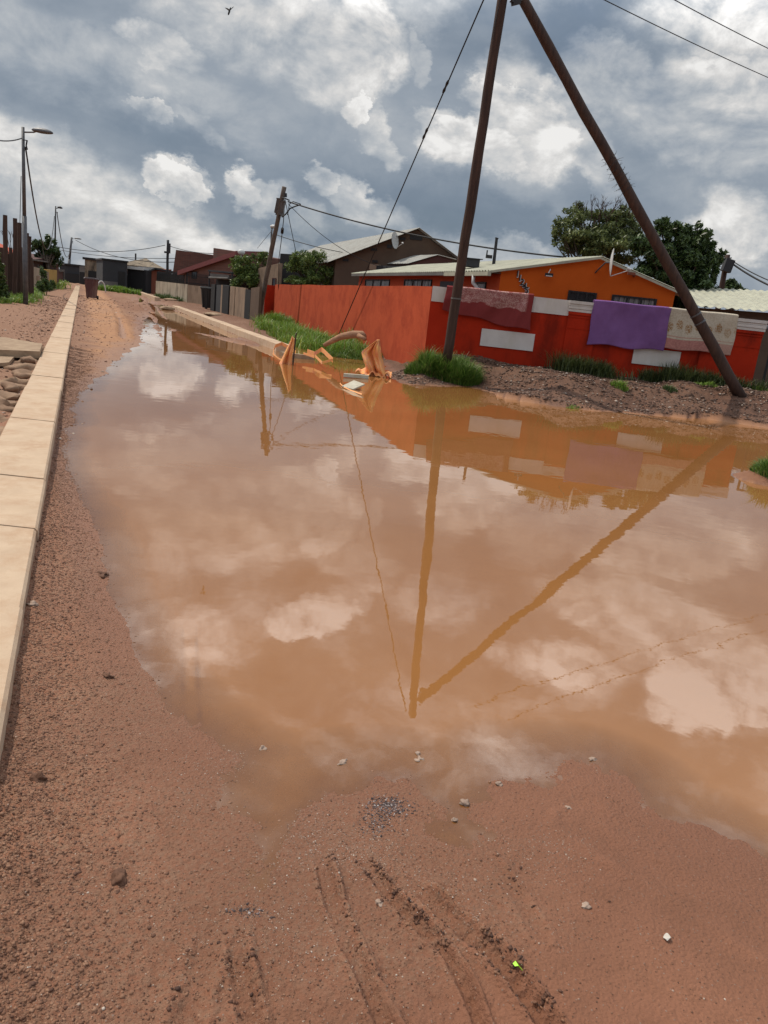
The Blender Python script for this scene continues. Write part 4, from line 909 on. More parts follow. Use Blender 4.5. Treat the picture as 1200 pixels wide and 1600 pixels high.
# ------------------------------------------------------------------ left side buildings and fence
root, w, za, zb = block('red_roofed_house', -40, 21, 384, 394, 44, 47, 5, M['maroon_wall'], 'house with red tiled roof and white gutter behind the left pole fence', 'house', .1)
mb = MB(); slab4(mb, [w.P(-.4, za-.1, .5), w.P(w.L+.3, zb-.1, .5), w.P(w.L-.6, zb+1.3, -3.2), w.P(-.4, za+1.3, -3.2)], .12); mb.build('roof', M['roof_red'], root)
mb = MB(); w.box(mb, -.4, w.L+.32, zb-.42, zb-.14, .42, .56); mb.build('gutter', M['white'], root)
root, w, za, zb = block('maroon_shed', 46, 92, 406, 401, 58, 70, 3, M['maroon_wall'], 'maroon walled shed with a thin sheet roof behind the second lamp pole', 'shed', .1)
mb = MB(); w.box(mb, -.3, w.L+.3, za-.02, za+.08, -3.3, .4); mb.build('roof', M['grey_wall'], root)
for k in range(3): mb = MB(); w.box(mb, 1+k*1.8, 1.3+k*1.8, za-.9, za-.25, 0, .05); mb.build('pillar', M['grey_wall'], root)
root, w, za, zb = block('cream_yard_wall', 50, 68, 416, 421, 47, 54, .2, M['cream'], 'plain cream yard wall beside the fence of brown poles', 'wall', .1)
mb = MB(); w.box(mb, w.hit(57, 430)[0], w.hit(61, 430)[0], .2, w.hit(58, 431)[1], 0, .04); mb.build('door', M['beige'], root)
root, w, za, zb = block('yellow_yard_wall', 68.5, 89, 421, 422, 54.2, 68, .2, M['yellow'], 'faded yellow and beige yard wall behind the leafy garden plants', 'wall', .1)
mb = MB(); w.box(mb, 0, w.L*.3, .1, zb-.2, 0, .03); mb.build('panel', M['beige'], root)
root, w, za, zb = block('brown_gate_house', 89, 99, 424, 424, 84, 88, 2, M['maroon_wall'], 'narrow brown gateway with a pale surround beyond the second lamp pole', 'gateway', .1)
mb = MB(); w.box(mb, -.15, .15, .1, za+.25, 0, .12); w.box(mb, w.L-.3, w.L, .1, za+.25, 0, .12); w.box(mb, .15, w.L-.3, za, za+.25, 0, .12); mb.build('surround', M['grey_wall'], root)
# pole fence: upright brown poles
rp = random.Random(5)
tall = {8: 336, 23: 341, 31: 348, 42: 364, 46: 369}
def pstake(x, ytop, Y, r0_, label, grp=None):
    b_ = at(x, 460, Y); b_ = V3(b_.x, Y, hz(b_.x, Y)); t_ = at(x+rp.uniform(-.6, .6), ytop, Y)
    mb = MB(); n = 6; mb.tube([b_.lerp(V3(t_.x, Y, t_.z), i/n)+V3(rp.uniform(-.012, .012), rp.uniform(-.012, .012), -.15 if i == 0 else 0) for i in range(n+1)], [r0_*rp.uniform(.9, 1.06) for _ in range(n+1)], 9)
    tag(mb.build('fence_pole', M['stake'], smooth=False), label, 'pole', grp)
tl = {8: 'leftmost tall brown fence pole standing well above the others', 23: 'second tall brown fence pole counted from the left edge', 31: 'tall brown fence pole just left of the nearest street lamp post', 42: 'tall fence pole just right of the nearest lamp post', 46: 'shorter end pole at the right end of the pole fence'}
for x, yt in tall.items(): pstake(x, yt, 32.6+(x-8)*.09, .092, tl[x], 'tall poles of the brown fence')
for i, x in enumerate([1, 4, 12, 14.5, 17, 20, 26, 28.5, 34, 39, 48.5, 50.5]):
    pstake(x, 394+rp.uniform(-8, 8)+(6 if x > 44 else 0), 32.9+x*.09+rp.uniform(-.1, .1), .075, ORD[i]+' short rough brown pole, counted from the left, in the close-set left fence', 'short poles of the brown fence')

# ------------------------------------------------------------------ wheelie bins
def bin_(name, c, h, m, lidm, label, rz):
    root = empty(name, c, label, 'bin'); ca, sa = math.cos(rz), math.sin(rz); ex, ey = V3(ca, sa, 0), V3(-sa, ca, 0)
    c = Vector(c); f = lambda x, y, z: c+ex*x*h+ey*y*h+V3(0, 0, z*h)
    def loop(w, d, z, k=.06): return [f(x, y, z) for x, y in ((-w+k, -d), (w-k, -d), (w, -d+k), (w, d-k), (w-k, d), (-w+k, d), (-w, d-k), (-w, -d+k))]
    mb = MB(); mb.prism(loop(.20, .22, .05), loop(.262, .29, .86)); mb.prism(loop(.285, .31, .86), loop(.285, .31, .905))
    for x in (-.1, .1): mb.prism([f(x-.015, -.215, .10), f(x+.015, -.215, .10), f(x+.015, -.255, .10), f(x-.015, -.255, .10)], [f(x-.015, -.27, .80), f(x+.015, -.27, .80), f(x+.015, -.297, .80), f(x-.015, -.297, .80)])
    mb.build('body', m, root)
    mb = MB(); mb.prism(loop(.30, .33, .908, .05), loop(.27, .30, .965, .08)); mb.build('lid', lidm, root)
    mb = MB(); mb.tube([f(-.24, .36, .90), f(.24, .36, .90)], .02*h, 6); mb.build('handle', lidm, root)
    for x in (-.23, .23): mb = MB(); mb.tube([f(x-.03, .22, .085), f(x+.03, .22, .085)], .085*h, 14); mb.build('wheel', M['black'], root)
b1 = onground(143, 467); bin_('wheelie_bin', b1, 1.28, M['bin_brown'], M['bin_lid'], 'maroon brown wheelie bin standing on the road beside the left kerb', .15)
b2 = onground(325, 483); bin_('wheelie_bin', b2, 1.35, M['bin_black'], M['bin_black'], 'black wheelie bin standing before the cream boundary wall', -.3)

# ------------------------------------------------------------------ poles and lamps
def pole(name, pts, r, m, label, cat='utility pole'):
    root = empty(name, pts[0], label, cat); P = [Vector(p) for p in pts]; n = 14; a, b_ = P[0]-(P[1]-P[0]).normalized()*.3, P[1]
    mb = MB(); pr_ = random.Random(len(label)); mb.tube([a.lerp(b_, i/n)+V3(pr_.uniform(-1, 1), pr_.uniform(-1, 1), 0)*r[0]*.10 for i in range(n+1)], [r[0]+(r[1]-r[0])*i/n+pr_.uniform(-1, 1)*r[0]*.04 for i in range(n+1)], 14)
    mb.build('shaft', m, root, True); return root
# the big A-frame
apex = at(801, -42, 16.9)
pb_ = at(699, 556, 17.4); pt_ = at(794, -62, 16.9); up = pole('upright_pole', [pb_, pt_], (.112, .098), M['pole'], 'thick dark wooden pole rising upright from the big grass tuft')
kb = at(1152, 610, 16.9); kt = at(800, -30, 16.9+.24); st = pole('strut_pole', [kb, kt], (.120, .098), M['pole'], 'slanted dark wooden strut pole leaning to the left against the upright pole')
mb = MB()
for t, wd in ((.835, .006),): p = pb_.lerp(pt_, 1-t); mb.tube([p-V3(0, 0, .015), p+V3(0, 0, .015)], .118, 14)
mb.build('steel_band', M['grey_wall'], up)
p = kb.lerp(kt, .045+.0); mb = MB()
for k in (.18, .20): p = kb.lerp(kt, k-.0); mb.tube([p, p+(kt-kb).normalized()*.03], .124, 14)
mb.build('steel_band', M['steel'], st)
mb = MB(); p = at(806, 3, 17.0); mb.box(p, V3(.09, 0, .03), V3(0, .02, 0), V3(-.015, 0, .05)); mb.tube([p+V3(-.13, -.04, .12), p+V3(-.06, -.04, -.03)], .025, 8); mb.tube([p+V3(-.12, 0, -.01), p+V3(.12, 0, .03)], .014, 6); mb.build('bracket', M['dark_steel'], st)
# coil of barbed wire round the strut
mb = MB(); dr = (kt-kb).normalized(); s_a = dr.cross(V3(0, 1, 0)).normalized(); s_b = dr.cross(s_a); rb = random.Random(3)
q0_, q1_ = .515, .60; turns = 7; n = 120; pts = []
for i in range(n+1):
    t = i/n; th = t*turns*2*math.pi; pts.append(kb.lerp(kt, q0_+(q1_-q0_)*t)+(s_a*math.cos(th)+s_b*math.sin(th))*.135)
mb.tube(pts, .004, 4)
for i in range(0, n, 2):
    v_ = (pts[i]-kb.lerp(kt, q0_+(q1_-q0_)*i/n)).normalized(); d_ = (v_+dr*rb.uniform(-.9, .9)).normalized(); mb.tube([pts[i], pts[i]+d_*rb.uniform(.04, .11)], [.004, .002], 4)
mb.build('barbed_wire', M['dark_steel'], st)
# leaning distribution pole
lb_ = at(403, 502, 37.5); lb_.z = hz(lb_.x, lb_.y); lt_ = at(444, 292, 36); lp = pole('leaning_pole', [lb_, lt_], (.115, .10), M['pole_grey'], 'leaning wooden pole with two grey boxes near its top')
def lpt(t): return lb_.lerp(lt_, t)
for s_ in (-1, 1):
    mb = MB(); c_ = at(434.5 if s_ < 0 else 440.5, 322 if s_ < 0 else 326, 36.2-.1*s_); dz_ = (lt_-lb_).normalized(); mb.box(c_, V3(.10, 0, 0)+V3(0, .0, 0), V3(0, .13, 0), dz_*.30); mb.box(c_+dz_*.31, V3(.115, 0, 0), V3(0, .15, 0), dz_*.02); mb.tube([c_-dz_*.30, c_-dz_*.38+V3(-.03, 0, 0)], .03, 6); mb.build('meter_box', M['steel'], lp)
mb = MB(); mb.tube([at(446, 302, 35.8), at(446, 308, 35.8)], .07, 8); mb.tube([at(441, 308, 36), at(452, 313, 35.7)], .03, 6); mb.build('insulator', M['dark_steel'], lp)
# small lamp pole just behind it
sb, st_ = V3(at(424, 440, 47).x, 47, .1), at(424.5, 356, 47); lp2 = pole('bracket_lamp', [sb, st_], (.06, .05), M['steel'], 'thin lamp post with a small white lamp behind the leaning pole', 'street lamp')
mb = MB(); lump_mesh(mb, st_+V3(.10, 0, .08), .20, 4, n=2, squash=.55, noise=.03); mb.build('lamp_head', M['white_metal'], lp2, True)
# street lamps on the left
def lamp(xb, yb, xt, yt, Y, label, arm=1.3, r=.085, m=M['steel'], head=True, lean=0):
    b_ = at(xb, yb, Y); b_.z = hz(b_.x, Y); t_ = at(xt, yt, Y); root = empty('street_lamp', b_, label, 'street lamp')
    mid = b_.lerp(t_, .52); mb = MB(); mb.tube([b_-V3(0, 0, .3), mid], [r*1.35, r*1.2], 12); mb.tube([mid, t_+V3(0, 0, .1)], [r*.95, r*.75], 12); mb.build('shaft', m, root, True)
    mb = MB(); a = t_-V3(0, 0, .08); mb.tube([a, a+V3(arm*.4, 0, .04), a+V3(arm*.5, -.1, .05)], .03, 8); mb.build('arm', m, root)
    if head:
        bm = bmesh.new(); bmesh.ops.create_uvsphere(bm, u_segments=20, v_segments=10, radius=1)
        mb = MB(); c_ = a+V3(arm*.78, -.15, .07)
        for v_ in bm.verts: z = v_.co.z; mb.v.append((c_.x+v_.co.x*arm*.40, c_.y+v_.co.y*.15, c_.z+(z*.12 if z > 0 else z*.07)+.02*v_.co.x*-1))
        for f in bm.faces: mb.f.append(tuple(x.index for x in f.verts))
        bm.free(); mb.build('lamp_head', m, root, True)
    mb = MB(); mb.tube([t_+V3(0, -.05, -.35), t_+V3(.22, -.1, -.38)], .02, 6); mb.tube([t_+V3(.2, -.1, -.36), t_+V3(.16, -.1, -.55), t_+V3(.2, -.1, -.7)], .028, 6); mb.build('cable_bracket', M['dark_steel'], root)
    return root, t_
l1, t1 = lamp(40, 468, 36, 203, 31.5, 'nearest tall grey street lamp rising from the fence of brown poles', 1.05, .075)
l2, t2 = lamp(85, 447, 87, 324, 68, 'second slim street lamp pole beside the leafy garden on the left', .55, .07, M['dark_steel'])
l3, t3 = lamp(105, 441, 112, 372, 108, 'farthest slightly leaning street lamp before the long black shed', 1.2, .16)
rb_ = at(261, 466, 71); rb_.z = hz(rb_.x, 71); rt_ = at(262.5, 375, 71)
p4 = pole('distribution_pole', [rb_, rt_], (.13, .11), M['dark_steel'], 'straight dark pole with a box near its top before the cream wall')
mb = MB(); mb.box(at(263.5, 388, 70.6), V3(.14, 0, 0), V3(0, .12, 0), V3(0, 0, .42)); mb.box(at(258.5, 394, 70.8), V3(.1, 0, 0), V3(0, .06, 0), V3(0, 0, .08)); mb.build('meter_box', M['dark_steel'], p4)
fb_2 = at(1124, 482, 46); fb_2.z = .3; ft_2 = at(1137, 398, 46); p5 = pole('distribution_pole', [fb_2, ft_2], (.17, .15), M['pole'], 'wooden pole with a dark box standing beyond the large trees at the right')
mb = MB(); mb.box(at(1137, 415, 45.6), V3(.24, 0, -.05), V3(0, .2, 0), V3(.06, 0, .34)); mb.build('meter_box', M['charcoal'], p5)
mb = MB(); mb.tube([at(1131, 405, 46), at(1143, 403, 46)], .04, 6); mb.build('insulator', M['dark_steel'], p5)

# ------------------------------------------------------------------ cables
def cable(a, b_, sag, r, label, grp='overhead cables', n=28, mid=None):
    a, b_ = Vector(a), Vector(b_); pts = []
    for i in range(n+1): t = i/n; p = a.lerp(b_, t); p.z -= sag*4*t*(1-t); pts.append(p)
    mb = MB(); mb.tube(pts, r, 6); return tag(mb.build('cable', M['cable'], smooth=True), label, 'cable', grp)
cable(at(450, 315, 35.8), at(884, 402, 29.6), .30, .033, 'thick black cable from the leaning pole over to the orange house roof')
cable(at(427, 365, 46.8), at(545, 396, 42), .1, .022, 'thin cable from the small lamp behind the leaning pole to the brown house roof')
cable(at(450, 318, 36), at(628, 424, 37.5), .55, .013, 'faint service cable dropping from the leaning pole towards the dark shed wall')
cable(at(445, 310, 36), at(462, 392, 41), .0, .016, 'stay cable from the leaning pole down into the bushy tree')
mb = MB(); pts = [at(445, 312, 35.9), at(443, 345, 36.8), at(439, 380, 38.5), at(436, 402, 41), at(434, 493, 42.6)]; mb.tube(pts, .018, 6); mb.tube([at(441.4, 357, 37.3), at(440.8, 364, 37.5)], .07, 8); tag(mb.build('stay_wire', M['cable']), 'near-vertical stay wire with an egg insulator to the far end of the red wall', 'wire')
mb = MB(); n = 14; c0_ = at(447, 325, 35.8)
mb.tube([at(438, 333, 35.9), at(441, 339, 35.8), at(446, 335, 35.7), at(453, 326, 35.7), at(462, 322, 35.75), at(470, 319.5, 35.7)], .030, 6); mb.tube([at(449, 336, 35.7), at(451, 328, 35.7), at(452, 319, 35.7), at(458, 315, 35.7), at(470, 319, 35.7)], .020, 6)
mb.build('looped_cable', M['cable'], lp)
cable(at(425, 360, 46.9), at(402, 388, 60), .0, .014, 'thin cable from the small lamp down to the citrus tree')
# left street cables
cable(at(-70, 190, 22), at(34, 216, 31.4), .25, .022, 'cable entering from the left edge to the nearest street lamp')
cable(at(40, 230, 31.4), at(85, 338, 68), 3.2, .030, 'drooping cable between the nearest and second street lamps')
cable(at(89, 332, 68), at(110, 388, 106), 2.2, .035, 'drooping cable between the second and farthest street lamps')
cable(at(87, 385, 70), at(258, 383, 71), .5, .028, 'level cable from the second lamp pole to the pole before the cream wall')
cable(at(96, 391, 90), at(330, 402, 66), .4, .028, 'lower level cable crossing the far end of the road')
cable(at(118, 375, 107), at(300, 408, 72), 1.0, .035, 'cable sloping right from the farthest street lamp')
cable(at(264, 384, 71), at(345, 396, 62), .2, .026, 'cable from the pole before the cream wall to the brick house')
cable(at(33, 275, 31.4), at(31, 352, 31.3), .0, .012, 'thin drop cable down the left side of the nearest street lamp')
# upper right lines
e_ = at(1500, 225, 40); cable(at(905, -20, 17.5), e_, .35, .010, 'lower of two lines crossing the top right corner')
cable(at(985, -38, 17.5), at(1500, 190, 40), .35, .010, 'upper of two lines crossing the top right corner')
cable(at(1142, 406, 46), at(1300, 462, 40), .35, .030, 'upper cable running right from the pole beyond the large trees')
cable(at(1143, 411, 46), at(1300, 474, 40), .35, .050, 'lower thicker cable running right from the pole beyond the large trees')
# guy wire with insulators, anchored in the verge
ga = at(778, -52, 17.0); gb = onground(523, 534)

mb = MB(); mb.tube([ga, gb-V3(0, 0, .1)], .016, 6)
for t in (.205, .305):
    p = ga.lerp(gb, t); d_ = (gb-ga).normalized(); mb.tube([p-d_*.17, p-d_*.10, p, p+d_*.10, p+d_*.17], [.02, .035, .020, .035, .02], 8)
tag(mb.build('guy_wire', M['cable']), 'long guy wire with two egg insulators from the pole top down to the verge', 'wire')
cable(at(783, -5, 16.8), at(768, 62, 16.85), 0, .006, 'very thin short wire beside the top of the upright pole')

# ------------------------------------------------------------------ foliage
def leaves(blobs, n, size, seed, flat=.35, shell=.55):
    r = np.random.default_rng(seed); B_ = np.array([[*b[0], *b[1]] for b in blobs], float); vol = (B_[:, 3]*B_[:, 4]*B_[:, 5])**.8; w_ = vol/vol.sum()
    k = r.choice(len(B_), n, p=w_); d = r.normal(size=(n, 3)); d /= np.linalg.norm(d, axis=1, keepdims=True)
    rad_ = (shell+(1-shell)*r.random(n)**.7)*(1+.18*r.normal(size=n)*.6)
    inner = r.random(n) < .25; rad_[inner] *= r.random(inner.sum())
    C = B_[k, :3]+d*B_[k, 3:]*rad_[:, None]
    nrm = d*.7+r.normal(size=(n, 3))*.8; nrm /= np.linalg.norm(nrm, axis=1, keepdims=True)
    t = np.cross(nrm, r.normal(size=(n, 3))); t /= np.linalg.norm(t, axis=1, keepdims=True); b_ = np.cross(nrm, t)
    s = size*(.6+.8*r.random(n))[:, None]
    V = np.stack([C-t*s, C+b_*s*flat+nrm*s*.12, C+t*s, C-b_*s*flat+nrm*s*.12], 1).reshape(-1, 3)
    return V, np.arange(4*n).reshape(n, 4)
def branch(mb, p, d, L, r, depth_, rr, spread=.6, tips=None):
    q = p+d*L; m_ = p.lerp(q, .5)+Vector((rr.uniform(-1, 1), rr.uniform(-1, 1), rr.uniform(-1, 1)))*L*.07
    mb.tube([p, m_, q], [r, r*.85, r*.65], 6 if depth_ > 1 else 4)
    if depth_ == 0:
        if tips is not None: tips.append(q)
        return
    for _ in range(rr.choice((2, 3, 3))):
        nd = (d+Vector((rr.uniform(-1, 1), rr.uniform(-1, 1), rr.uniform(-.5, 1)))*spread).normalized(); branch(mb, q, nd, L*rr.uniform(.62, .85), r*.62, depth_-1, rr, spread, tips)
def tree(name, base, blobs, n, size, lm, label, seed, trunk_r=.14, flat=.35, cat='tree', group=None, sub=3, shell=.55):
    rr = random.Random(seed); root = empty(name, base, label, cat, group); bb = []
    for c, r3 in blobs:      # break each mass into clumps so that gaps show
        c = Vector(c); bb.append((tuple(c), tuple(x*.50 for x in r3)))
        for _ in range(sub*4):
            d = Vector((rr.gauss(0, 1), rr.gauss(0, 1), rr.gauss(0, 1))).normalized(); f = rr.uniform(.17, .33)
            bb.append((tuple(c+Vector((d.x*r3[0], d.y*r3[1], d.z*r3[2]))*rr.uniform(.55, .95)), (r3[0]*f, r3[1]*f, r3[2]*f)))
    V, F_ = leaves(bb, n, size, seed, flat, shell); mesh_np('crown', V, F_, lm, root)
    mb = MB(); base = Vector(base); top = Vector(blobs[0][0]); mb.tube([base-V3(0, 0, .2), base.lerp(top, .45)+V3(.05, 0, 0), top], [trunk_r, trunk_r*.8, trunk_r*.3], 8)
    for c, r3 in bb[1:]:
        if rr.random() < .55: c = Vector(c); s_ = base.lerp(top, rr.uniform(.35, .8)); mb.tube([s_, s_.lerp(c, .5)+V3(0, 0, -.08), c], [trunk_r*.35, trunk_r*.22, trunk_r*.08], 5)
    mb.build('trunk', M['bark'], root, True); return root
def blp(px, py, Y, hx, hy, dy=None):      # blob from pixels: half width, half height in px
    s = Y/FOC; return (tuple(at(px, py, Y)), (hx*s, dy or hx*s*.9, hy*s))
# citrus tree by the beige wall, bushy tree behind the red wall
tree('citrus_tree', (at(392, 480, 47).x, 47, .1), [blp(385, 425, 46.5, 25, 22), blp(408, 402, 46.5, 14, 14), blp(372, 440, 46, 14, 16), blp(400, 438, 46, 16, 15), blp(365, 412, 46.5, 9, 9)], 5200, .085, LEAF['bright'], 'round glossy citrus tree overhanging the beige wall left of the leaning pole', 21, .10)
tree('bushy_tree', (at(482, 470, 41).x, 41, .2), [blp(478, 415, 40.5, 30, 24), blp(510, 425, 40.5, 22, 18), blp(462, 410, 40.5, 12, 20), blp(500, 402, 40.5, 14, 12), blp(480, 440, 40.5, 40, 12)], 8500, .085, LEAF['bright'], 'bushy light green tree in front of the black wall above the red wall', 22, .09, .24)
# right trees
tr1 = tree('half_bare_tree', (at(925, 470, 35).x, 35, .4), [blp(930, 368, 35, 58, 36), blp(888, 362, 34.6, 26, 30), blp(905, 335, 35, 30, 20), blp(955, 340, 35, 34, 16), blp(970, 365, 35, 34, 28), blp(945, 385, 34.5, 70, 22), blp(985, 345, 35.5, 20, 18)], 15000, .095, LEAF['olive'], 'olive green tree with bare twigs at its top behind the orange house', 23, .18, .30)
mb = MB(); rr = random.Random(8)
for (x, y) in ((910, 345), (922, 338), (935, 334), (948, 336), (962, 342), (925, 348), (945, 346), (975, 350), (898, 346), (985, 352), (935, 342)):
    s_ = at(x, y+12, 34.6); branch(mb, s_, Vector((rr.uniform(-.35, .35), rr.uniform(-.3, .3), 1)).normalized(), .42, .026, 3, rr, .75)
mb.build('bare_branch', M['stake'], tr1)
tree('dense_tree', (at(1065, 500, 33).x, 33, .4), [blp(1060, 400, 33, 46, 40), blp(1045, 360, 33, 26, 22), blp(1080, 372, 33.2, 28, 24), blp(1110, 400, 33.2, 20, 22), blp(1030, 400, 32.6, 40, 30), blp(1095, 420, 33, 28, 34), blp(1060, 450, 32.6, 50, 34), blp(1105, 455, 33, 20, 28), blp(1010, 385, 33, 26, 22), blp(1010, 425, 32.6, 24, 20)], 26000, .10, LEAF['dark'], 'large dense dark green tree behind the slanted strut pole', 24, .24, .38)
tree('small_far_tree', (at(1148, 480, 50).x, 50, .3), [blp(1148, 447, 50, 14, 12), blp(1158, 455, 50, 9, 7), blp(1136, 456, 50, 9, 9)], 1700, .13, LEAF['dark'], 'small dark tree above the pale roof of the right neighbour', 25, .12)
tree('round_tree', (at(76, 440, 62).x, 62, .1), [blp(72, 390, 64, 20, 20), blp(60, 385, 64, 12, 12), blp(88, 400, 64, 10, 18), blp(70, 408, 64, 18, 12)], 4200, .14, LEAF['dark'], 'dark tree behind the maroon shed between the first two street lamps', 26, .2)
tree('creeper_bush', (at(-2, 470, 30).x, 30, .1), [blp(-2, 425, 30, 9, 30), blp(4, 455, 30, 10, 16), blp(-8, 440, 30, 10, 30)], 1700, .085, LEAF['mid'], 'leafy bush at the left edge in front of the pole fence', 27, .04, cat='bush')
tree('garden_plant', (at(72, 455, 44).x, 44, .12), [blp(72, 446, 44, 13, 9), blp(68, 430, 45, 4, 14), blp(63, 448, 43, 7, 8), blp(80, 446, 45, 6, 7)], 1500, .13, LEAF['mid'], 'broad leaved garden plants before the yellow wall', 28, .03, .4, cat='plant')
mb = MB(); rr = random.Random(4)
for x in (13, 16, 19, 22): branch(mb, at(x, 395, 36), Vector((rr.uniform(-.2, .2), 0, 1)).normalized(), .42, .02, 2, rr, .5)
root = empty('bare_shrub', (at(17, 440, 36).x, 36, .1), 'leafless twiggy shrub between the tall fence poles', 'shrub'); mb2 = MB(); mb2.tube([V3(at(17, 440, 36).x, 36, 0), at(16, 395, 36)], .03, 6); mb.v, mb.f = mb.v, mb.f; mb.build('branch', M['stake'], root); mb2.build('stem', M['stake'], root)

# ------------------------------------------------------------------ grasses
def blades(X, Y, Z, h, lean, w, seed):
    r = np.random.default_rng(seed); n = len(X); th = r.random(n)*2*np.pi; hh = h*(.55+.6*r.random(n)); ln = lean*(.3+1.0*r.random(n))
    dx, dy = np.cos(th), np.sin(th); px_, py_ = -dy, dx; ww = w*(.6+.7*r.random(n)); V = []
    for t, k in ((0, 1.0), (.45, .85), (.8, .5), (1.0, .08)):
        cx_ = X+dx*ln*hh*t**1.8; cy_ = Y+dy*ln*hh*t**1.8; cz_ = Z+hh*(t-.35*ln*t*t)
        V.append(np.stack([cx_-px_*ww*k, cy_-py_*ww*k, cz_], -1)); V.append(np.stack([cx_+px_*ww*k, cy_+py_*ww*k, cz_], -1))
    V = np.stack(V, 1).reshape(-1, 3); b_ = (np.arange(n)*8)[:, None]
    F_ = np.concatenate([b_+np.array([[0, 1, 3, 2]]), b_+np.array([[2, 3, 5, 4]]), b_+np.array([[4, 5, 7, 6]])], 1).reshape(-1, 4)
    return V, F_
def tuft(cx_, cy_, rx, ry, n, h, m, label, seed, lean=.7, w=.006, name='grass_tuft', cat='grass tuft', group=None, dome=.6, kind=None, zmin=-.02):
    r = np.random.default_rng(seed); a = r.random(n)*2*np.pi; q = np.sqrt(r.random(n)); X = cx_+np.cos(a)*q*rx; Y = cy_+np.sin(a)*q*ry
    Z = hza(X, Y)-.01; Z = np.maximum(Z, zmin)
    hs = h*(1-dome*q**2)*(.55+.9*vnoise(X*5, Y*5, seed))*(.7+.3*vnoise(X*19, Y*19, seed+3)); V, F_ = blades(X, Y, Z, hs, lean, w, seed+1)
    return tag(mesh_np(name, V, F_, m), label, cat, group, kind)
tc1 = g2(692, 592, .1)
tuft(tc1[0]+.28, tc1[1]+.35, .62, .55, 6500, .66, LEAF['grass'], 'big lush grass tuft at the foot of the upright wooden pole', 41, .85, .007)
tuft(tc1[0]-.45, tc1[1]+.3, .42, .42, 3000, .50, LEAF['grass'], 'smaller lush grass tuft joined to the left side of the big tuft', 42, .8, .007)
p = gp(548, 546, .15); tuft(p.x+.1, p.y-1.0, .95, .9, 4200, .36, LEAF['grass'], 'low green grass clump at the water edge under the dry log', 43, .8, .008)
tuft(ISLET[0]+.1, ISLET[1], .34, .40, 2600, .30, LEAF['grass'], 'small grass tuft on the islet at the right edge of the puddle', 44, .9, .005)
p = onground(1187, 602); tuft(p.x+.35, p.y+.2, .7, .45, 2600, .42, LEAF['grass'], 'leafy grass clump by the black gate at the right edge', 45, .8, .008)
p = onground(968, 605); tuft(p.x, p.y, .20, .16, 420, .22, LEAF['weeds'], 'small bright tuft on the gravel heap under the purple blanket', 46, .8, .006)
p = onground(1048, 608); tuft(p.x, p.y, .18, .14, 330, .22, LEAF['mid'], 'small dull tuft in the hollow under the cream blanket', 47, .8, .006)
p = onground(1100, 618); tuft(p.x, p.y, .28, .14, 360, .18, LEAF['weeds'], 'sparse yellow green tuft left of the foot of the strut pole', 48, .9, .006)
p = onground(1185, 620); tuft(p.x, p.y, .3, .16, 420, .2, LEAF['weeds'], 'sparse pale tuft on the bank near the right edge', 49, .9, .006)
p = onground(900, 612); tuft(p.x, p.y, .15, .1, 120, .10, LEAF['weeds'], 'tiny green sprig on the gravel bank below the white panel', 50, .9, .006)
# strip of dull grass along the front wall
def strip(name, pts, wd, n, h, m, seed, w=.007, lean=.7):
    r = np.random.default_rng(seed); P = np.array(pts); L = np.linalg.norm(np.diff(P, axis=0), axis=1); k = r.choice(len(L), n, p=L/L.sum()); t = r.random(n)[:, None]
    C = P[k]*(1-t)+P[k+1]*t+r.normal(size=(n, 2))*wd; m_ = vnoise(C[:, 0]*1.7, C[:, 1]*1.7, seed); C = C[m_ > .38]; m_ = m_[m_ > .38]
    Z = np.maximum(hza(C[:, 0], C[:, 1])-.01, -.02); V, F_ = blades(C[:, 0], C[:, 1], Z, h*(.35+1.1*m_), lean, w, seed+1); return tag(mesh_np(name, V, F_, m), None, None, kind='stuff')
fp = lambda a, d: tuple(WF.P(a, 0, d).xy)
strip('grass', [fp(3.2, .35), fp(4.2, .35), fp(6.0, .35), fp(7.9, .35)], .13, 5200, .42, LEAF['shade'], 61)
strip('weeds', [tuple(WS.P(6.5, 0, .8).xy), tuple(WS.P(9, 0, 1.2).xy), tuple(WS.P(14, 0, 1.3).xy), tuple(WS.P(19, 0, .8).xy)], .38, 15000, .50, LEAF['weeds'], 62, .013, .8)
strip('weeds', [tuple(WS.P(4.2, 0, .9).xy), tuple(WS.P(7.5, 0, 1.5).xy)], .4, 4200, .45, LEAF['weeds'], 65, .012, .8)
lx = lambda q_, Y: (q_-.26-KS*Y, Y)
strip('verge_grass', [lx(-2.5, 30.5), lx(-2.3, 33), lx(-2.3, 38), lx(-2.6, 46)], .22, 5500, .32, LEAF['weeds'], 63, .014, .8)
strip('verge_grass', [lx(-3.4, 29), lx(-2.9, 31)], .25, 2200, .30, LEAF['weeds'], 66, .013, .8)
strip('far_grass', [lx(-2.5, 60), lx(-3, 95)], .5, 4000, .5, LEAF['weeds'], 64, .03, .8)
fg0, fg1 = at(166, 450, 73), at(203, 455, 74); strip('far_grass', [(fg0.x, 73), (fg1.x, 74)], .5, 4500, .55, LEAF['weeds'], 67, .03, .8)
fg0, fg1 = at(244, 462, 69), at(284, 473, 59); strip('far_grass', [(fg0.x+.3, 68), (fg1.x-.2, 59)], .15, 2600, .4, LEAF['mid'], 68, .02, .8)

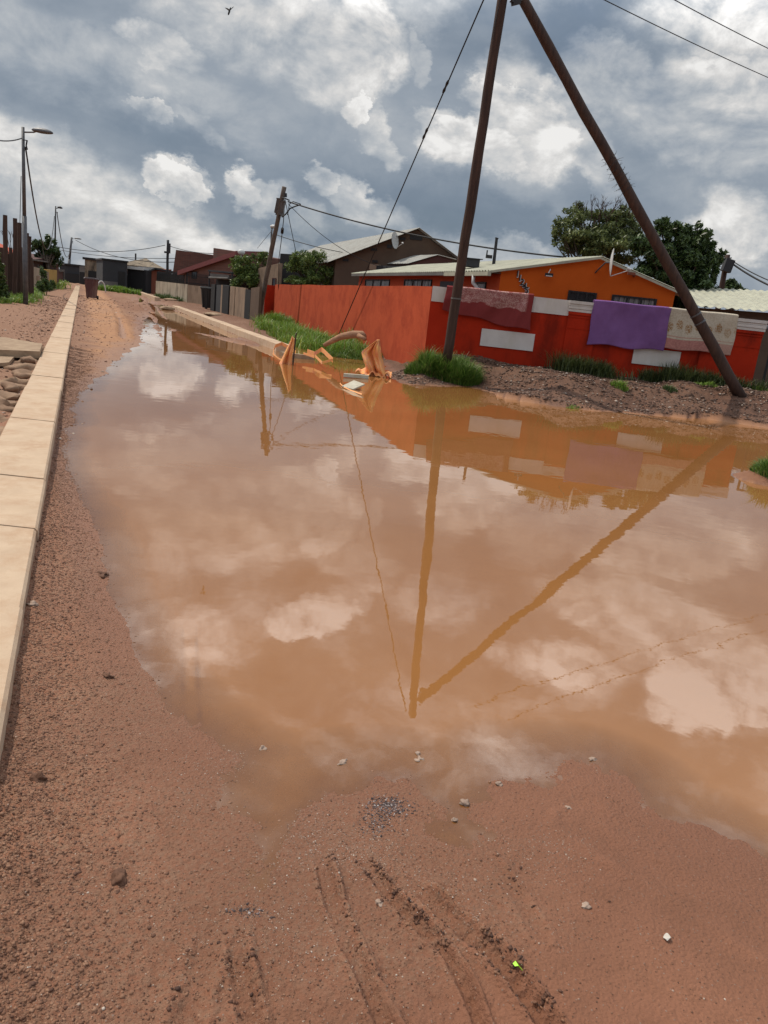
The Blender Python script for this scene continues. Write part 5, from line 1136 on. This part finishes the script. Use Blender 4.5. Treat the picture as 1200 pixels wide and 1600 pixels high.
# ------------------------------------------------------------------ debris on the right bank
def netsheet(name, outline_fn, nu, nv, m, label, seed, cat='netting'):
    mb = MB(); V = [outline_fn(i/nu, j/nv) for j in range(nv+1) for i in range(nu+1)]; mb.v = [tuple(v_) for v_ in V]
    mb.f = [(j*(nu+1)+i, j*(nu+1)+i+1, (j+1)*(nu+1)+i+1, (j+1)*(nu+1)+i) for j in range(nv) for i in range(nu)]
    root = empty(name, V[0], label, cat); o = mb.build('sheet', m, root, True); s_ = o.modifiers.new('thickness', 'SOLIDIFY'); s_.thickness = .008; return root
nb = gp(447, 569, 0)
def tri(x): return 2*abs((x/6.283) % 1.0-.5)*2-1
def n1f(u, v_):   # folded sail of netting standing in the water, narrow at the top
    xl = -.20*(1-v_)**1.3+.10*v_; xr = .10+.05*v_; x = xl+(xr-xl)*u; y = .08*tri(u*11+v_*2)*(1-v_*.7)+.03*math.sin(v_*9); return V3(nb.x+x, nb.y+y, -.08+.72*v_-.05*u*v_+.012*tri(u*14))
r1 = netsheet('barrier_net', n1f, 26, 24, M['net'], 'orange barrier netting folded upright in the water beside the kerb end', 1)
mb = MB(); mb.tube([V3(nb.x+.14, nb.y+.10, -.1), V3(nb.x+.17, nb.y+.08, .72)], [.022, .016], 7); mb.build('stake', M['stake'], r1)
mb = MB(); k0, k1 = at(430, 541, 21.2), at(452, 538, 21.1)
def ribbon(mb, pts, w_, up_=V3(0, 0, 1), th=.006):
    for a, b_ in zip(pts[:-1], pts[1:]):
        a, b_ = Vector(a), Vector(b_); u_ = up_*w_*.5; mb.prism([a-u_, b_-u_, b_+u_, a+u_], [p_+V3(.003, th, .002) for p_ in (a-u_, b_-u_, b_+u_, a+u_)])
ribbon(mb, [at(428, 556, 20.4), at(427, 548, 20.8), at(430, 541, 21.3), at(440, 537, 21.5), at(452, 543, 21.3), at(462, 551, 20.6)], .09); ribbon(mb, [at(426, 553, 20.4), at(434, 560, 19.2), at(443, 565, 18.4)], .05)
tag(mb.build('net_strap', M['net']), 'loose orange strap looped over the near end of the right kerb', 'strap')
nb2 = gp(585, 588, 0)
def n2f(u, v_):   # peaked heap: a shoulder on the left, a point at the top
    pl_ = ((0, -.16), (.3, -.22), (.62, -.34), (.66, -.33), (1, -.02)); pr2 = ((0, .30), (.25, .22), (.6, .12), (1, .03))
    def ip(T_, t):
        for (a, x0), (b, x1) in zip(T_[:-1], T_[1:]):
            if t <= b: return x0+(x1-x0)*(t-a)/(b-a)
        return T_[-1][1]
    xl, xr = ip(pl_, v_), ip(pr2, v_); x = xl+(xr-xl)*u; y = .15*tri(u*10+v_*3.5+.6*math.sin(v_*7))*(1-v_*.65)+.04*tri(u*23+v_*5)+.05*math.sin(v_*11+u*3)
    return V3(nb2.x+x, nb2.y+y+.05, -.06+.86*v_+.03*tri(u*9)*(1-v_))
r2 = netsheet('barrier_net', n2f, 40, 26, M['net'], 'orange barrier netting crumpled into a peak at the water edge beside the gravel', 2)
mb = MB(); mb.tube([V3(nb2.x-.02, nb2.y+.16, -.1), V3(nb2.x+.0, nb2.y+.12, .76)], [.025, .018], 7); mb.build('stake', M['stake'], r2)
def n3f(u, v_): return V3(nb2.x-.42+.80*u, nb2.y-.12+.38*v_, .035+.05*math.sin(u*16+v_*5)*math.sin(v_*7+1)+.03*math.sin(u*31)+.05*v_)
netsheet('crumpled_net', n3f, 46, 16, M['net'], 'crumpled orange netting lying flat at the foot of the peaked netting', 3)
mb = MB(); ribbon(mb, [at(480, 549, 19.5), at(491, 553, 19.2), at(502, 546, 19.2), at(506, 549, 19.0), at(520, 563, 17.9)], .11); ribbon(mb, [at(492, 556, 19), at(503, 567, 17.8), at(520, 562, 17.9)], .06); ribbon(mb, [at(474, 552, 19.4), at(491, 558, 18.8)], .05)
tag(mb.build('net_strap', M['net']), 'orange strap bent into a triangle in the water below the log', 'strap')
mb = MB()
for (a, b_, w_) in (((458, 556), (490, 559), .10), ((440, 553), (457, 557), .08)):
    A_, B_ = gp(*a, .05), gp(*b_, .04); d_ = (B_-A_).normalized(); n_ = V3(-d_.y, d_.x, 0); mb.box((A_+B_)/2, (B_-A_)/2, n_*w_*.9, V3(0, 0, .06))
tag(mb.build('broken_kerb', M['concrete']), 'broken kerb piece half sunk in the water beyond the kerb end', 'kerb piece')
mb = MB(); A_, B_ = gp(537, 586, .05), gp(576, 589, .04); mb.box((A_+B_)/2, (B_-A_)/2, V3(0, .06, 0), V3(0, 0, .035)); tag(mb.build('plank', M['board']), 'pale plank lying in the water to the left of the peaked netting', 'plank')
P_ = [gp(536, 604, .02), gp(553, 595, .10), gp(572, 600, .10), gp(558, 611, .0)]; mb = MB(); slab4(mb, [gp(534, 603, .03), gp(553, 594, .14), gp(570, 600, .13), gp(551, 608, .02)], .025); tag(mb.build('board', M['board']), 'pale square board tilted out of the muddy water', 'board')
mb = MB(); ribbon(mb, [gp(531, 599, .02), gp(536, 604, .02), gp(548, 610, .02), gp(565, 616, .02)], .05, V3(0, .8, .3)); tag(mb.build('net_strap', M['net']), 'thin orange strap along the edge of the tilted board', 'strap')
# dry log
l0, l1_ = at(506, 541, 20.6), at(568, 521, 20.4); l0.z += .02; mid1 = at(533, 526, 20.5)
mb = MB(); mb.tube([l0, l0.lerp(mid1, .5)+V3(0, 0, .01), mid1, at(552, 522.5, 20.4), at(566, 523, 20.4), at(570, 526, 20.3)], [.05, .07, .085, .10, .10, .06], 12); mb.tube([at(560, 524, 20.3), at(571, 530, 20.1)], [.06, .05], 8); tag(mb.build('log', M['log'], smooth=True), 'dry pale log resting on the grass clump below the red wall', 'log')
# small stones on the bank
for i, (x, y, r_s, lab) in enumerate([(733, 571, .13, 'pale round stone right of the big grass tuft'), (700, 606, .05, None)][:1]):
    p = onground(x, y); solo('stone', p+V3(0, 0, r_s*.3), r_s, 70+i, M['stone'], lab, 'stone')
p = onground(262, 484); solo('mud_block', p+V3(0, 0, .08), .34, 77, M['concrete'], 'flat lump of concrete in the mud at the near right of the far road', 'rubble', squash=.35, noise=.12, n=3)
p = onground(268, 470); solo('mud_block', p+V3(0, 0, .05), .55, 78, M['concrete'], 'flat pale slab by the foot of the pole before the cream wall', 'rubble', squash=.2, noise=.12, n=3)
p = onground(333, 493); solo('mud_block', p+V3(0, 0, .05), .50, 79, M['concrete'], 'flat slab on the verge in front of the black bin', 'rubble', squash=.2, noise=.12, n=3)

# ------------------------------------------------------------------ foreground stones
def fstone(px, py, r_s, m, label, seed, sq=.6):
    p = onground(px, py); solo('stone', p+V3(0, 0, r_s*sq*.30), r_s, seed, m, label, 'stone', squash=sq, noise=.48, n=3)
fstone(185, 1374, .021, M['stone_dark'], 'dark clod like stone on the dirt at the lower left', 201, .75)
fstone(727, 1255, .017, M['stone'], 'largest pale stone at the near water edge', 202, .5)
fstone(653, 1180, .012, M['stone'], 'upper of two pale stones standing in the shallow water', 203)
fstone(655, 1188, .014, M['stone'], 'lower of two pale stones standing in the shallow water', 204, .5)
fstone(168, 1057, .016, M['stone_dark'], 'small dark stone with a twig on the damp left dirt', 205)
fstone(160, 898, .030, M['stone_dark'], 'flat dark stone in the shallow water near the left bank', 206, .4)
fstone(60, 1217, .020, M['stone_dark'], 'dark round stone near the left kerb', 207, .8)
fstone(710, 1282, .009, M['stone'], 'small cream pebble below the largest pale stone', 208, .8)
fstone(593, 1411, .009, M['stone'], 'rounded pale pebble beside the tyre rut', 209, .6)
fstone(535, 1193, .016, M['stone'], 'pinkish stone in the wet shallows left of centre', 210, .5)
fstone(463, 953, .035, M['stone_dark'], 'dark stone breaking the water surface in mid puddle', 211, .35)
fstone(506, 1063, .014, M['stone'], 'pale stone in the water left of the pole reflection', 212, .5)
fstone(50, 945, .018, M['stone'], 'white stone lying in the loose soil against the left kerb', 213, .7)
fstone(780, 1225, .011, M['stone'], 'small pale stone at the tip of the muddy shoreline', 214, .5)
fstone(925, 1187, .012, M['stone'], 'small pale stone on the crest of the right shoreline', 215, .5)
fstone(410, 1170, .012, M['stone'], 'small pale stone on the wet gravel left of centre', 216, .5)
fstone(888, 1263, .009, M['stone'], 'small pale pebble on the smooth mud at the right', 217, .6)
fstone(915, 1416, .011, M['stone'], 'small oblong pebble on the lower right dirt', 218, .5)
p = onground(807, 1517)+V3(0, 0, .006); mb = MB(); z0 = p.z
mb.v = [tuple(p+V3(*v_)) for v_ in ((-.011, .006, .010), (-.004, .011, .014), (.004, .006, .010), (.012, -.010, .008), (.002, -.002, .013), (-.006, -.001, .009))]; mb.f = [(0, 5, 1), (1, 5, 4), (1, 4, 2), (2, 4, 3)]
o = tag(mb.build('fallen_leaf', M['lime']), 'lime green scrap of leaf on the ridge of the tyre track', 'leaf'); s_ = o.modifiers.new('thickness', 'SOLIDIFY'); s_.thickness = .0006
p = onground(1044, 1469); mb = MB(); n = 9
mb.v = [tuple(p+V3(.013*math.cos(math.pi*(.35+i/n*.95)), .013*math.sin(math.pi*(.35+i/n*.95))*1.1, .007+.004*math.sin(i))) for i in range(n+1)]+[tuple(p+V3(.004, -.002, .013))]; mb.f = [(i, i+1, n+1) for i in range(n)]
o = tag(mb.build('shell_fragment', M['white']), 'white half moon fragment on the dirt at the lower right', 'fragment'); s_ = o.modifiers.new('thickness', 'SOLIDIFY'); s_.thickness = .001
# gravel
ico_v = None
def pebbles(name, X, Y, R_, m, seed, lift=.2, zmin=-9, sq=.65):
    global ico_v, ico_f
    if ico_v is None:
        bm = bmesh.new(); bmesh.ops.create_icosphere(bm, subdivisions=1, radius=1); ico_v = np.array([v_.co[:] for v_ in bm.verts]); ico_f = np.array([[q.index for q in f.verts] for f in bm.faces]); bm.free()
    r = np.random.default_rng(seed); n = len(X); Z = hza(X, Y); k = Z > zmin; X, Y, Z, R_ = X[k], Y[k], Z[k], R_[k]; n = len(X)
    jit = ico_v[None]*(1+.35*(r.random((n, len(ico_v), 1))-.5)); a = r.random(n)*6.283; ca, sa = np.cos(a)[:, None], np.sin(a)[:, None]
    sx_, sy_, sz_ = (.7+.7*r.random((n, 1))), (.7+.5*r.random((n, 1))), sq*(.6+.6*r.random((n, 1)))
    x, y, z = jit[..., 0]*sx_, jit[..., 1]*sy_, jit[..., 2]*sz_
    V = np.stack([(x*ca-y*sa)*R_[:, None]+X[:, None], (x*sa+y*ca)*R_[:, None]+Y[:, None], z*R_[:, None]+(Z+R_*lift)[:, None]], -1).reshape(-1, 3)
    F_ = (ico_f[None]+(np.arange(n)*len(ico_v))[:, None, None]).reshape(-1, 3); return tag(mesh_np(name, V, F_, m), None, None, kind='stuff')
def pebmat(name, stops):
    mt = bpy.data.materials.new(name); mt.use_nodes = True; T = NT(mt.node_tree); b = T.n['Principled BSDF']; g = T.add('ShaderNodeNewGeometry')
    T.put(b.inputs['Base Color'], T.ramp(g.outputs['Random Per Island'], stops, 'LINEAR')); b.inputs['Roughness'].default_value = .8; return mt
PM = pebmat('mixed_pebbles', [(0, (.080, .034, .020)), (.55, (.20, .092, .050)), (.88, (.29, .16, .10)), (.97, (.36, .26, .20)), (1, (.50, .43, .36))])
PM2 = pebmat('bank_gravel', [(0, (.04, .019, .012)), (.5, (.10, .050, .031)), (.88, (.18, .105, .070)), (1, (.46, .38, .31))])
PM3 = pebmat('kerb_soil_clods', [(0, (.090, .038, .021)), (.6, (.185, .085, .046)), (1, (.29, .155, .092))])
r = np.random.default_rng(91)
# fine gravel of the foreground, denser in patches
n = 90000; aa = np.radians(r.uniform(-34, 38, n)); rr_ = 1.15*np.exp(r.random(n)*1.35); X, Y = rr_*np.sin(aa), rr_*np.cos(aa)
den = sst(fbm(X, Y, 1.1, 4, 61), -.30, .45)+.06; keep = r.random(n) < den*.50; X, Y = X[keep], Y[keep]; keep = (Q(X, Y) > .02); X, Y = X[keep], Y[keep]
pebbles('gravel', X, Y, .0010+.0022*r.random(len(X))**3+.003*(r.random(len(X)) > .993), PM, 92, .1, -.012)
def patch(name, pts, n, rmin, rmax, m, seed):
    rr_ = np.random.default_rng(seed); X = []; Y = []
    for (px, py, sx_, sy_, w_) in pts:
        c_ = g2(px, py); k_ = int(n*w_); X.append(c_[0]+rr_.normal(size=k_)*sx_); Y.append(c_[1]+rr_.normal(size=k_)*sy_)
    X = np.concatenate(X); Y = np.concatenate(Y); return pebbles(name, X, Y, rmin+(rmax-rmin)*rr_.random(len(X))**3, m, seed, .1, -.02)
PM4 = pebmat('pale_grit', [(0, (.10, .055, .036)), (.4, (.26, .165, .115)), (.85, (.36, .25, .19)), (1, (.52, .44, .38))])
PM5 = pebmat('dark_grit', [(0, (.028, .018, .018)), (.6, (.085, .055, .050)), (.85, (.20, .15, .14)), (1, (.5, .46, .44))])
patch('pale_grit', [(470, 1300, .07, .12, .20), (560, 1330, .10, .07, .25), (430, 1180, .10, .12, .2), (330, 1210, .10, .12, .15), (850, 1330, .10, .08, .15), (700, 1400, .12, .08, .12), (440, 1450, .12, .10, .15), (640, 1170, .2, .12, .05)], 8000, .0007, .0026, PM4, 97)
PM6 = pebmat('mud_clods', [(0, (.045, .018, .010)), (.6, (.13, .055, .030)), (1, (.24, .115, .062))])
Xc, Yc, Rc = [], [], []; rq = np.random.default_rng(120)
for (P_, w_, dp_, td_), (t0_, t1_, cnt) in zip(TR, ((.0, .7, 170), (.0, .6, 420), (.35, .9, 520), (.2, .8, 50), (.2, .8, 120), (.1, .9, 40), (0, 0, 0), (0, 0, 0))):
    P_ = np.array(P_); sl = np.concatenate([[0], np.cumsum(np.linalg.norm(np.diff(P_, axis=0), axis=1))]); L_ = sl[-1]
    tt = L_*(t0_+(t1_-t0_)*rq.random(cnt)); tt += .02*np.sin(tt*60); x_ = np.interp(tt, sl, P_[:, 0]); y_ = np.interp(tt, sl, P_[:, 1])
    d_ = np.stack([np.interp(tt+.01, sl, P_[:, 0])-x_, np.interp(tt+.01, sl, P_[:, 1])-y_], 1); d_ /= np.linalg.norm(d_, axis=1, keepdims=True)+1e-9
    o_ = w_*(1.25*rq.choice([-1, 1], cnt, p=[.25, .75])+.35*rq.normal(size=cnt)); Xc.append(x_-d_[:, 1]*o_); Yc.append(y_+d_[:, 0]*o_); Rc.append(.0012+.0055*rq.random(cnt)**3)
pebbles('mud_clods', np.concatenate(Xc), np.concatenate(Yc), np.concatenate(Rc), PM6, 121, .1, -.05)
patch('dark_grit', [(605, 1262, .035, .028, .6), (585, 1290, .03, .03, .2), (390, 1425, .03, .012, .09)], 1500, .0012, .0042, PM5, 98)
# loose soil against the left kerb
n = 80000; Yk = .6+15*r.random(n)**2.0; qk = np.abs(r.normal(size=n))*.20+.006; X = qk-.26-KS*Yk
pebbles('loose_soil', X, Yk, (.0013+.0042*r.random(n)**3.2)*(1+.08*Yk), PM3, 93, -.1, -.02)
# gravel heaps of the right bank
n = 30000; X = r.uniform(-.9, 9.5, n); Y = 14.2+4.6*r.random(n); Zt, St, Qt = height(X, Y, False); k_ = (St > .02) & (Qt > 6.2) & (Zt > .01) & (Y < 18.9); X, Y = X[k_], Y[k_]
pebbles('bank_gravel', X, Y, .008+.024*r.random(len(X))**3, PM2, 94, .1)
# rubble behind the left kerb
n = 2600; Yk = 3.5+40*r.random(n)**1.6; qk = -.5-np.abs(r.normal(size=n))*.7; X = qk-.26-KS*Yk
pebbles('verge_rubble', X, Yk, .005+.026*r.random(n)**5+.0004*Yk, PM, 95, .1)
# far road crumbs and bits along the shore
n = 1800; Yk = 7+45*r.random(n)**1.5; qk = 6*r.random(n)**1.6; X = qk-.26-KS*Yk
pebbles('road_crumbs', X, Yk, .005+.018*r.random(n)**4+.0005*Yk, PM, 96, .1, -.005)

# bird, high over the road
c_ = at(358.5, 17.5, 30); bd = empty('bird', c_, 'small dark bird with spread wings high in the sky', 'bird')
ax = (at(360.5, 13, 30)-at(357.5, 22, 30)).normalized(); sd2 = V3(1, .2, .0)
bm_ = MB(); bm_.tube([c_-ax*.13, c_-ax*.09, c_-ax*.02, c_+ax*.05, c_+ax*.09, c_+ax*.13], [.012, .030, .034, .024, .026, .008], 8); bm_.build('body', M['charcoal'], bd, True)
for s_, tip in ((-1, at(351, 12, 29.9)), (1, at(366, 10, 30.1))):
    mb = MB(); a, b_ = c_+ax*.05, c_-ax*.01; t_ = Vector(tip); md = a.lerp(t_, .5)+V3(0, 0, .02); mb.prism([a, md, t_, b_.lerp(t_, .5), b_], [p_+V3(0, .006, .003) for p_ in (a, md, t_, b_.lerp(t_, .5), b_)]); mb.build('wing', M['grey_wall'], bd)
bpy.context.view_layer.update()
